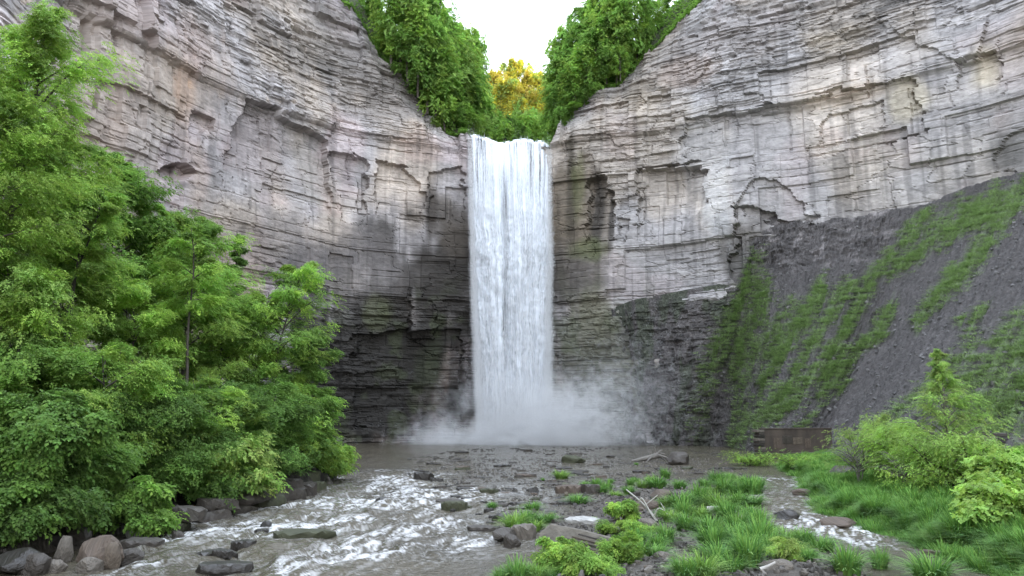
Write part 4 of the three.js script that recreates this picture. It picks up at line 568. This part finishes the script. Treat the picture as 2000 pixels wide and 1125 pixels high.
tr('light tree with visible pale trunk in the centre of the grove', 362, 520, 53, 200, 800, { n: 7000, tone: 'light', alt: 'mid', limbs: 28, thick: 0.18, trunk: 0.16 });
tr('pale stemmed young tree behind the riverside bushes', 285, 545, 48, 200, 820, { n: 7000, tone: 'light', alt: 'lime', limbs: 28, thick: 0.18, stems: 2 });
tr('mid green tree between pale trunk tree and dark narrow tree', 440, 570, 57, 180, 830, { n: 7000, tone: 'mid', alt: 'light', limbs: 28, thick: 0.2 });
tr('low spreading tree at the right end of the left bank', 598, 640, 60, 120, 860, { n: 5500, tone: 'mid', alt: 'deep', limbs: 26, thick: 0.18, foot: 585 });
tr('slim sapling with a long bare dark stem at the front of the grove', 158, 330, 40, 110, 470, { n: 1500, tone: 'light', alt: 'lime', limbs: 12, bark: M.darkBark, trunk: 0.11, foot: 140 });
tr('second slim bare stemmed sapling, leaning right, beside the first', 205, 350, 40.5, 110, 480, { n: 1400, tone: 'light', alt: 'mid', limbs: 12, bark: M.darkBark, trunk: 0.1, foot: 150 });
tr('slim tree with a bare grey trunk in the middle of the grove', 372, 430, 48, 100, 560, { n: 1500, tone: 'light', alt: 'mid', limbs: 12, bark: M.bark, trunk: 0.13, foot: 366 });
bu('big dark bush overhanging the water at the lower left', 95, 765, 30.5, 250, 1050, { n: 11500, tone: 'dark', alt: 'deep', leaf: 'broad' });
bu('dark bush hanging to the water at the extreme lower left', 5, 905, 28.5, 190, 1100, { n: 6500, tone: 'dark', alt: 'deep', leaf: 'broad', sag: 3 });
bu('bush rising behind the big dark overhanging bush', 215, 660, 37, 230, 900, { n: 8500, tone: 'mid', alt: 'light', leaf: 'small' });
bu('shaded bush in the middle of the left bank', 300, 735, 39, 230, 980, { n: 8500, tone: 'dark', alt: 'deep', leaf: 'small' });
bu('bush with blossoming yellowish tips in the bank centre', 395, 730, 43, 220, 950, { n: 8500, tone: 'deep', alt: 'light', leaf: 'fine' });
bu('dark green bush under the airy tree', 505, 735, 50, 210, 930, { n: 8000, tone: 'dark', alt: 'deep', leaf: 'small' });
bu('bush below the slender leaning tree', 575, 775, 57, 160, 920, { n: 6000, tone: 'deep', alt: 'light', leaf: 'broad' });
bu('low bright bush at the river bend, rightmost on the left bank', 640, 872, 62, 90, 940, { n: 3200, tone: 'light', alt: 'mid', leaf: 'broad' });
bu('yellowish twigs hanging over the dark ledge rocks', 450, 845, 43, 150, 940, { n: 3000, tone: 'yellow', alt: 'mid', leaf: 'broad', sag: 2 });
bu('small bush with large leaves above the pale stone', 262, 930, 33.5, 110, 1015, { n: 2600, tone: 'deep', alt: 'mid', leaf: 'broad' });
bu('dark undergrowth bush at the left edge behind the overhanging bush', 10, 640, 35, 240, 950, { n: 8500, tone: 'mid', alt: 'deep', leaf: 'small' });
bu('shadowy bush low behind the ledge rocks', 360, 850, 41, 180, 990, { n: 4500, tone: 'dark', alt: 'deep', leaf: 'small' });
// right bank
const rb = (label, px, top, d, w, base, o) => wooded('bush', label, 'bush', px, top, d, w, base, { shape: 'dome', stems: 5, limbs: 44, subs: 6, up: 0.45, trunk: 0.07, size: 0.6, crownName: 'leaves', woodName: 'stem', ...o }, 'bushes on the right bank');
wooded('tree', 'young yellow green tree with a thin pointed top on the right bank', 'tree', 1822, 668, 43, 200, 900, { n: 2700, tone: 'lime', alt: 'yellow', limbs: 46, subs: 5, shape: 'cone', thick: 0.2, trunk: 0.12, stems: 1, size: 0.62, up: 0.6, bark: M.deadWood });
rb('yellow green spreading bush in front of the concrete wall', 1700, 822, 52, 150, 920, { n: 3800, tone: 'yellow', alt: 'lime', leaf: 'small', thick: 0.5 });
rb('bright lime bush left of the young pointed tree', 1760, 826, 47, 140, 930, { n: 3800, tone: 'lime', alt: 'light', leaf: 'small', thick: 0.4 });
rb('low wide yellow green bush under the young pointed tree', 1850, 868, 41, 220, 965, { n: 4600, tone: 'lime', alt: 'light', leaf: 'small', thick: 0.35 });
rb('large leaved bright bush at the right edge', 1985, 900, 36, 170, 1000, { size: 0.52, n: 6500, tone: 'lime', alt: 'light', leaf: 'big' });
rb('large leaved bush below the dry stone wall', 1925, 900, 42, 150, 960, { size: 0.52, n: 6000, tone: 'lime', alt: 'light', leaf: 'big' });
rb('small dense bush at the lower right edge', 1965, 960, 31, 170, 1040, { size: 0.52, n: 5000, tone: 'light', alt: 'lime', leaf: 'big' });
rb('olive bush on the slope above the dry stone wall', 1950, 775, 80, 110, 845, { n: 2600, tone: 'light', alt: 'lime', leaf: 'small', gy: 5 });
rb('green bush on the slope right of the young tree', 2010, 700, 84, 110, 790, { n: 3000, tone: 'light', alt: 'mid', leaf: 'small', gy: 8 });
rb('low green weeds at the foot of the concrete wall', 1612, 893, 80, 40, 910, { n: 1200, tone: 'mid', alt: 'light', leaf: 'small' });
rb('grey green weeds left of the concrete wall post', 1465, 903, 84, 90, 914, { n: 1400, tone: 'light', alt: 'mid', leaf: 'small' });
rb('green weeds right of the wall post by the side stream', 1565, 911, 74, 80, 928, { n: 1500, tone: 'mid', alt: 'light', leaf: 'small' });
wooded('dry_shrub', 'grey leafless twiggy shrub on the right bank', 'shrub', 1672, 852, 49, 130, 900, { n: 0, stems: 7, limbs: 46, subs: 6, shape: 'dome', up: 0.5, trunk: 0.06, bark: M.deadWood, woodName: 'twigs' });
wooded('dry_shrub', 'second grey twiggy shrub under the young pointed tree', 'shrub', 1770, 880, 44, 110, 940, { n: 0, stems: 6, limbs: 36, subs: 6, shape: 'dome', up: 0.4, trunk: 0.05, bark: M.deadWood, woodName: 'twigs' });
wooded('bush', 'lime leafy bush in the foreground before the tilted slab', 'bush', 1108, 1066, 26.2, 110, 1112, { n: 3400, tone: 'mid', alt: 'light', leaf: 'broad', size: 0.5, stems: 6, limbs: 30, subs: 5, shape: 'dome', trunk: 0.02, woodName: 'stem', crownName: 'leaves', gy: 0.05 });
wooded('bush', 'tall feathery weeds right of the tilted slab', 'bush', 1210, 1066, 27, 84, 1115, { n: 1800, tone: 'mid', alt: 'light', leaf: 'fine', size: 0.6, stems: 8, limbs: 30, subs: 4, up: 0.9, trunk: 0.015, woodName: 'stem', crownName: 'leaves', gy: 0.05 });
wooded('bush', 'green leafy weeds beside the white dead branches', 'bush', 1220, 986, 38, 60, 1030, { n: 1500, tone: 'mid', alt: 'light', leaf: 'broad', size: 0.5, stems: 6, limbs: 24, subs: 4, up: 0.7, shape: 'dome', trunk: 0.02, woodName: 'stem', crownName: 'leaves', gy: 0.1 });
wooded('bush', 'low lime weeds behind the right end of the tilted slab', 'bush', 1210, 1022, 33, 80, 1045, { n: 1500, tone: 'light', alt: 'mid', leaf: 'fine', size: 0.5, stems: 6, limbs: 24, subs: 4, shape: 'dome', trunk: 0.02, woodName: 'stem', crownName: 'leaves', gy: 0.1 });
wooded('bush', 'small pale shrub among the grass clumps at the bottom', 'bush', 1535, 1055, 27.5, 66, 1110, { n: 900, tone: 'yellow', alt: 'light', leaf: 'small', size: 0.55, stems: 4, limbs: 20, subs: 4, up: 0.6, trunk: 0.02, woodName: 'stem', crownName: 'leaves', gy: 0.1 });
wooded('bush', 'leafy weeds at the bottom edge left of the lime bush', 'bush', 1150, 1090, 25.2, 100, 1125, { n: 1900, tone: 'mid', alt: 'light', leaf: 'small', size: 0.6, stems: 6, limbs: 26, subs: 4, shape: 'dome', trunk: 0.02, woodName: 'stem', crownName: 'leaves', gy: 0.02 });

// trees on the rims and in the valley above the falls, far off
function farKind(name, seed, tone, alt, h, R, n) { const t = thing(name, 'tree', 'tree'); plant({ root: t, h, cb: h * 0.18, R, seed, n, tone, alt, leaf: 'far', far: true, limbs: 26, subs: 5, twigs: false, trunk: 0.28, thick: 0.55, size: 0.95, sag: 0.6 }); return t; }
const KIND = [['mid', 'light', 13, 4.6, 1350], ['light', 'mid', 12, 4.6, 1300], ['deep', 'mid', 14, 4.4, 1350], ['mid', 'deep', 10, 4.4, 1200], ['lime', 'light', 11, 4.6, 1250]].map((k, i) => farKind('rim_tree', 900 + i * 7, ...k));
const GOLD = [['gold', 'yellow', 14, 5.2, 1300], ['amber', 'gold', 13, 5, 1200]].map((k, i) => farKind('valley_tree', 960 + i * 5, ...k)), first = new Set([...KIND, ...GOLD]);
const ORD = ['first', 'second', 'third', 'fourth', 'fifth', 'sixth', 'seventh', 'eighth', 'ninth', 'tenth', 'eleventh', 'twelfth', 'thirteenth', 'fourteenth', 'fifteenth', 'sixteenth', 'seventeenth', 'eighteenth', 'nineteenth', 'twentieth'];
function farTree(k, px, pyTop, d, scale, label, group) { // top of the crown at that place
  const top = P(px, pyTop, d), src = k; let t; if (first.has(src)) { first.delete(src); t = src; t.userData = { label, category: 'tree', group }; } else t = copyOf(src, label, group);
  const h0 = [13, 12, 14, 10, 11][KIND.indexOf(src)] ?? 13.5, [gy] = rimGround(top[0], top[2]), h = Math.max(scale * 6, top[1] - gy + 1), w = clamp(scale * 0.5 + 0.4 * h / h0, 0.35, 1.3); t.position.set(top[0], top[1] - h, top[2]); t.scale.set(w, h / h0, w); t.rotation.y = hash(Math.round(px * 3 + pyTop), 17) * 6.28; return t;
}
const col = (k) => ['deep green', 'green', 'dark green', 'broad green', 'light green'][k];
// left rim: rows from the cliff edge back; right rim likewise
[[ [908, 205, 172, 0.8], [888, 165, 170, 0.85], [872, 130, 168, 0.9], [854, 85, 167, 0.95], [838, 55, 166, 0.95], [820, 22, 165, 0.95], [802, -8, 165, 1.0], [784, -38, 165, 1.0], [770, -72, 165, 0.95]],
  [[945, 208, 184, 0.75], [918, 168, 182, 0.9], [915, 120, 180, 1.05], [895, 85, 178, 1.15], [872, 45, 176, 1.15], [850, 5, 174, 1.2], [826, -35, 172, 1.2]],
  [[968, 232, 196, 0.75], [930, 168, 197, 0.95], [912, 115, 196, 1.15], [918, 78, 194, 1.2], [900, 50, 192, 1.15]],
  [[1020, 228, 196, 0.85], [1000, 232, 190, 0.75], [1038, 226, 202, 0.85], [1010, 226, 208, 0.9], [1035, 230, 214, 0.8], [985, 245, 182, 0.6], [1015, 250, 180, 0.55], [945, 232, 176, 0.65], [925, 225, 172, 0.6]],
].forEach((row, r) => row.forEach(([a, b, d, s], i) => { const k = (i * 2 + r * 3 + (r > 1 ? 1 : 0)) % 5; farTree(KIND[k], a, b, d, s, [`${col(k)} tree on the left cliff rim, ${ORD[i]} up from the waterfall`, `${col(k)} tree in the row behind the left rim, ${ORD[i]} from the waterfall`, `${col(k)} tree on the left skyline, ${ORD[i]} from the golden trees`, `${col(k)} tree behind the lip of the falls, ${ORD[i]} of that clump`][r], r < 3 ? 'trees on the left rim' : 'trees in the valley above the lip'); }));
[[[1088, 216, 168, 0.45], [1104, 176, 167, 0.6], [1100, 145, 166, 0.8], [1122, 122, 164, 0.8], [1142, 95, 162, 0.85], [1164, 68, 162, 0.85], [1184, 38, 162, 0.85], [1200, 10, 162, 0.8], [1218, -18, 162, 0.75], [1238, -48, 162, 0.75]],
  [[1094, 152, 182, 0.6], [1104, 104, 180, 0.8], [1104, 62, 178, 1.05], [1126, 48, 176, 0.95], [1146, 12, 174, 1.0], [1166, -15, 172, 1.0], [1190, -45, 172, 1.0]],
  [[1122, 200, 161, 0.28], [1095, 212, 162, 0.3], [1140, 168, 161, 0.4], [1210, 92, 158, 0.45]],
].forEach((row, r) => row.forEach(([a, b, d, s], i) => { const k = (i * 3 + r * 2) % 4; farTree(KIND[k], a, b, d, s, [`${col(k)} tree on the right cliff rim, ${ORD[i]} up from the waterfall`, `${col(k)} tree in the row behind the right rim, ${ORD[i]} up from the waterfall`, `small ${col(k)} shrubby tree on the right cliff edge, ${ORD[i]} of four`][r], 'trees on the right rim'); }));
[[968, 138, 262, 0.95, 1], [990, 128, 266, 1.0, 0], [1012, 124, 268, 1.05, 0], [1034, 140, 266, 0.95, 1], [1052, 148, 264, 0.9, 0], [978, 165, 254, 0.9, 0], [1002, 160, 254, 1.0, 0], [1026, 170, 252, 0.95, 1], [1046, 178, 250, 0.9, 0], [952, 150, 266, 0.9, 0], [1012, 195, 246, 0.8, 0], [1070, 150, 268, 0.9, 1]].forEach(([a, b, d, s, k], i) => farTree(GOLD[k], a, b, d, s, `sunlit golden tree far up the valley above the falls, ${i < 5 ? 'back row' : i < 9 ? 'front row' : 'outer side'}, ${ORD[i < 5 ? i : i < 9 ? i - 5 : i - 9]} from the left`, 'sunlit golden trees'));

{ // more of the wood along both rims, and the undergrowth at the cliff edge
  const R = rng(707), S0 = sAt(690), S1 = sAt(1330); let n = 0; const spots = [];
  while (n < 46) { const s = lerp(S0, S1, R()); if (Math.abs(s - S_FALL) < 9) continue; const [x, z, nx, nz] = planAt(s), tp = topAt(s), w = 6.5 + R() * 15, px = x + nx * (relief(s, tp) - w), pz = z + nz * (relief(s, tp) - w); if (Math.abs(px - 2) < 9) continue; spots.push([s < S_FALL, px, pz]); n++; }
  const LW = [], RW = []; spots.forEach(([left, x, z]) => { const k = Math.floor(R() * 5), t = copyOf(KIND[k], left ? 'leafy tree in the dense wood along the left cliff rim' : 'leafy tree in the dense wood along the right cliff rim', left ? 'dense wood on the left rim' : 'dense wood on the right rim'), q = 0.35 + 0.45 * R(); t.position.set(x, rimGround(x, z)[0] - 0.5, z); t.scale.set(q * 0.9, q, q * 0.9); t.rotation.y = R() * 6.28; (left ? LW : RW).push(t); });
  nameByPlace(LW, 'leafy tree in the dense wood along the left cliff rim, # from the waterfall', (o) => -o.position.x); nameByPlace(RW, 'leafy tree in the dense wood along the right cliff rim, # from the waterfall', (o) => o.position.x);
  const N = 9000, im = new THREE.InstancedMesh(SPRIG.far[1], M.leaf, N), m = new THREE.Matrix4(), q = new THREE.Quaternion(), c = new THREE.Color(); let i = 0;
  while (i < N) { const s = lerp(S0 - 8, S1 + 8, R()), [x, z, nx, nz] = planAt(s), tp = topAt(s), w = 0.2 + R() * R() * 13; if (Math.abs(s - S_FALL) < 10.6 && w < 6) continue; const ex = x + nx * (relief(s, tp) - w), ez = z + nz * (relief(s, tp) - w), clump = fbm(ex * 0.3, ez * 0.3, 311, 2); if (clump < 0.34) continue; const y = lerp(tp, upland(ex, ez), sstep(0, 8, w)); m.compose(V(ex, y + R() * 1.7 * clump, ez), q.setFromEuler(new THREE.Euler((R() - 0.5) * 1.2, R() * 6.28, (R() - 0.5) * 1.2)), V(1, 1, 1).multiplyScalar(0.6 + 0.6 * R())); im.setMatrixAt(i, m); const k = 0.7 + 0.6 * R(), T = TONE[clump > 0.52 ? 'mid' : 'deep']; im.setColorAt(i++, c.setRGB(T[0] * k, T[1] * k, T[2] * k)); }
  im.name = 'rim_undergrowth'; scene.add(tag(im, 'green undergrowth hanging over the edge of both cliffs', null, null, 'stuff'));
}

// ------------------------------------------------------------ grass
function tuft(seed, n, h, spread, cols) { const R = rng(seed), pos = [], col = [], idx = [];
  for (let i = 0; i < n; i++) { const a = R() * 6.2832, r0 = Math.sqrt(R()) * spread * 0.5, L = h * (0.55 + 0.6 * R()), out = spread * (0.3 + 0.85 * R()), w = 0.011 + 0.012 * R(), b = a + (R() - 0.5) * 1.2, c = cols[Math.floor(R() * cols.length)], k = 0.75 + 0.5 * R(), s0 = pos.length / 3;
    for (let j = 0; j <= 4; j++) { const t = j / 4, rr = out * t * t, y = L * (t - 0.56 * t * t * (out / spread)), ww = w * (1 - 0.85 * t), cx = Math.cos(a) * r0 + Math.cos(b) * rr, cz = Math.sin(a) * r0 + Math.sin(b) * rr; pos.push(cx - Math.sin(b) * ww, y, cz + Math.cos(b) * ww, cx + Math.sin(b) * ww, y, cz - Math.cos(b) * ww); const q = k * (0.75 + 0.35 * t); for (let z = 0; z < 2; z++) col.push(c[0] * q, c[1] * q, c[2] * q); if (j) { const p = s0 + j * 2; idx.push(p - 2, p - 1, p, p - 1, p + 1, p); } } }
  const g = geo(pos, idx, col); g.computeVertexNormals(); return g; }
const GC = [[0.12, 0.27, 0.055], [0.15, 0.31, 0.06], [0.19, 0.35, 0.07], [0.09, 0.22, 0.05]], GY = [[0.21, 0.36, 0.075], [0.25, 0.39, 0.08], [0.17, 0.32, 0.065]];
const TUFT = [tuft(1, 340, 0.62, 0.5, GC), tuft(2, 340, 0.55, 0.55, GC), tuft(3, 300, 0.7, 0.45, [...GC, GY[0]]), tuft(4, 300, 0.5, 0.5, GY)];
function tufts(list, label, group, k0 = 0) { const made = []; list.forEach(([px, py, w], i) => { let g = G(px, py, 0.1); const k = Math.hypot(g[0], g[2]) / FOCAL, s = w * k / 1.0, t = mesh('grass_tuft', TUFT[(i + k0) % 4], M.grass); tag(t, label, 'grass tuft', group); t.position.set(g[0], Math.max(-0.02, ground(g[0], g[2]) - 0.03), g[2]); t.scale.set(s, s * (0.9 + 0.3 * hash(px, py)), s); t.rotation.y = hash(py, px) * 6.28; made.push(t); }); if (made.length > 1) nameByPlace(made, label + ', # from the left', across); }
const alone = (px, py, w, label, k = 0) => tufts([[px, py, w]], label, undefined, k);
alone(961, 990, 28, 'small round grass tuft alone in mid river, leftmost of all'); alone(1040, 993, 42, 'round grass tuft alone in mid river behind the front grass patch', 1); alone(1097, 933, 44, 'grass tuft standing alone in the far shallows', 3); alone(1060, 937, 12, 'tiny grass sprout left of the lone far tuft', 2); alone(1130, 982, 50, 'grass tuft in front of the thick dark slab', 1); alone(1243, 907, 12, 'tiny green sprout by the driftwood stump'); alone(1718, 1104, 52, 'small grass tuft at the side stream near the bottom right', 2); alone(1820, 1130, 100, 'large grass tuft at the bottom edge right of the side stream', 0);
tufts([[1005, 1030, 70], [1030, 1022, 56], [1062, 1018, 56], [1020, 1040, 40], [1045, 1032, 50]], 'light grass clump left of the whitish slab', 'grass patch left of the whitish slab', 3);
tufts([[1142, 952, 30], [1165, 950, 32], [1185, 958, 36], [1202, 970, 32], [1192, 943, 20], [1174, 962, 34], [1232, 947, 26], [1255, 952, 34], [1228, 965, 36], [1284, 952, 54], [1300, 936, 34], [1270, 942, 30], [1328, 957, 40], [1240, 940, 22]], 'grass clump in the row across the middle river', 'grass row across the middle river');
tufts([[1400, 947, 46], [1378, 950, 34], [1416, 962, 56], [1442, 947, 40], [1470, 965, 66], [1456, 950, 44], [1480, 952, 40], [1390, 962, 40], [1440, 966, 50], [1425, 938, 34]], 'grass clump on the upper islet by the side stream', 'grass on the upper islet');
tufts([[1330, 990, 70], [1368, 985, 66], [1400, 990, 70], [1440, 988, 60], [1470, 985, 50], [1335, 1010, 60], [1370, 1012, 70], [1420, 1018, 70], [1460, 1010, 66], [1480, 1028, 60], [1310, 1020, 50], [1340, 1034, 64], [1388, 1038, 76], [1440, 1040, 70], [1300, 990, 44], [1296, 1008, 40], [1500, 1040, 50]], 'dense grass clump around the white log', 'dense grass around the fallen log', 1);
tufts([[1300, 1056, 60], [1270, 1044, 50], [1245, 1060, 56], [1280, 1085, 66], [1255, 1088, 50], [1225, 1045, 46], [1285, 1065, 50], [1240, 1040, 40]], 'rough grass clump beside the trickle', 'grass beside the trickle', 2);
tufts([[1392, 1066, 84], [1440, 1060, 76], [1482, 1066, 100], [1532, 1062, 80], [1572, 1064, 60], [1604, 1072, 66], [1500, 1078, 80], [1550, 1082, 70], [1455, 1080, 70]], 'big drooping clump in the row by the lower side stream', 'long grass row by the lower side stream');
tufts([[1405, 1098, 90], [1462, 1102, 96], [1370, 1128, 100], [1340, 1132, 80], [1430, 1112, 70], [1655, 1120, 90], [1660, 1094, 40], [1580, 1095, 50]], 'big dark grass clump along the bottom edge', 'big grass clumps at the bottom', 1);
tufts([[1010, 1130, 80], [1045, 1126, 70], [980, 1132, 50], [1075, 1122, 60]], 'fresh grass clump beside the lime bush', 'grass at the bottom before the lime bush', 2);
{ // meadow of the right bank
  const R = rng(2020), N = 2600, pts = []; while (pts.length < N) { const d = 22 + Math.pow(R(), 1.3) * 66, x = pw(XR, d) - 0.5 + R() * R() * (d * 0.75 - pw(XR, d) + 6); if (x / d > 0.78) continue; pts.push([x, -d]); }
  for (let v = 0; v < 4; v++) { const l = pts.filter((_, i) => i % 4 === v), im = new THREE.InstancedMesh(TUFT[v], M.grass, l.length), m = new THREE.Matrix4(), q = new THREE.Quaternion(); l.forEach(([x, z], i) => { const s = 0.8 + 0.9 * R(); m.compose(V(x, ground(x, z) - 0.04, z), q.setFromAxisAngle(UPV, R() * 6.28), V(s, s * (0.8 + 0.4 * R()), s)); im.setMatrixAt(i, m); }); im.name = numbered('bank_grass'); scene.add(tag(im, 'long green grass covering the right bank', null, null, 'stuff')); }
}
{ // thin grass and moss on the scree
  const R = rng(3030), g0 = tuft(9, 26, 0.42, 0.6, [[0.36, 0.5, 0.2], [0.42, 0.56, 0.24], [0.3, 0.43, 0.17]]), N = 9000, im = new THREE.InstancedMesh(g0, M.grass, N), m = new THREE.Matrix4(), q = new THREE.Quaternion(); let i = 0, k = 0;
  while (i < N && k++ < 900000) { const a = R() * 0.93, t = R(); if (greenAt(a, t) * 0.6 < R()) continue; const [o] = slopeAt(a, t), s = 0.6 + 0.8 * R(); m.compose(V(o.x, o.y - 0.05, o.z), q.setFromAxisAngle(UPV, R() * 6.28), V(s * 1.5, s, s * 1.5)); im.setMatrixAt(i++, m); }
  im.count = i; im.name = 'slope_grass'; scene.add(tag(im, 'thin green grass growing in stripes on the scree slope', null, null, 'stuff'));
  const N2 = 6000, st = new THREE.InstancedMesh(rockGeo(3, 8, 1, 0.1, 0.4), M.pebble, N2), c = new THREE.Color(); for (let n = 0; n < N2;) { const a = 0.2 + R() * 0.78, t = R(); if (greenAt(a, t) > 0.4) continue; const [o, bed] = slopeAt(a, t); if (bed > 0.4 && R() > 0.2) continue; const s = 0.06 + 0.22 * Math.pow(R(), 6); m.compose(o, q.setFromEuler(new THREE.Euler(R(), R() * 6, R())), V(s * 1.5, s, s * 1.2)); st.setMatrixAt(n, m); const v = 0.055 + 0.07 * R(); st.setColorAt(n++, c.setRGB(v * 1.04, v, v * 0.98)); }
  st.name = 'scree'; scene.add(tag(st, 'loose dark shale fragments scattered over the slope', null, null, 'stuff'));
}
renderer.render(scene, camera);
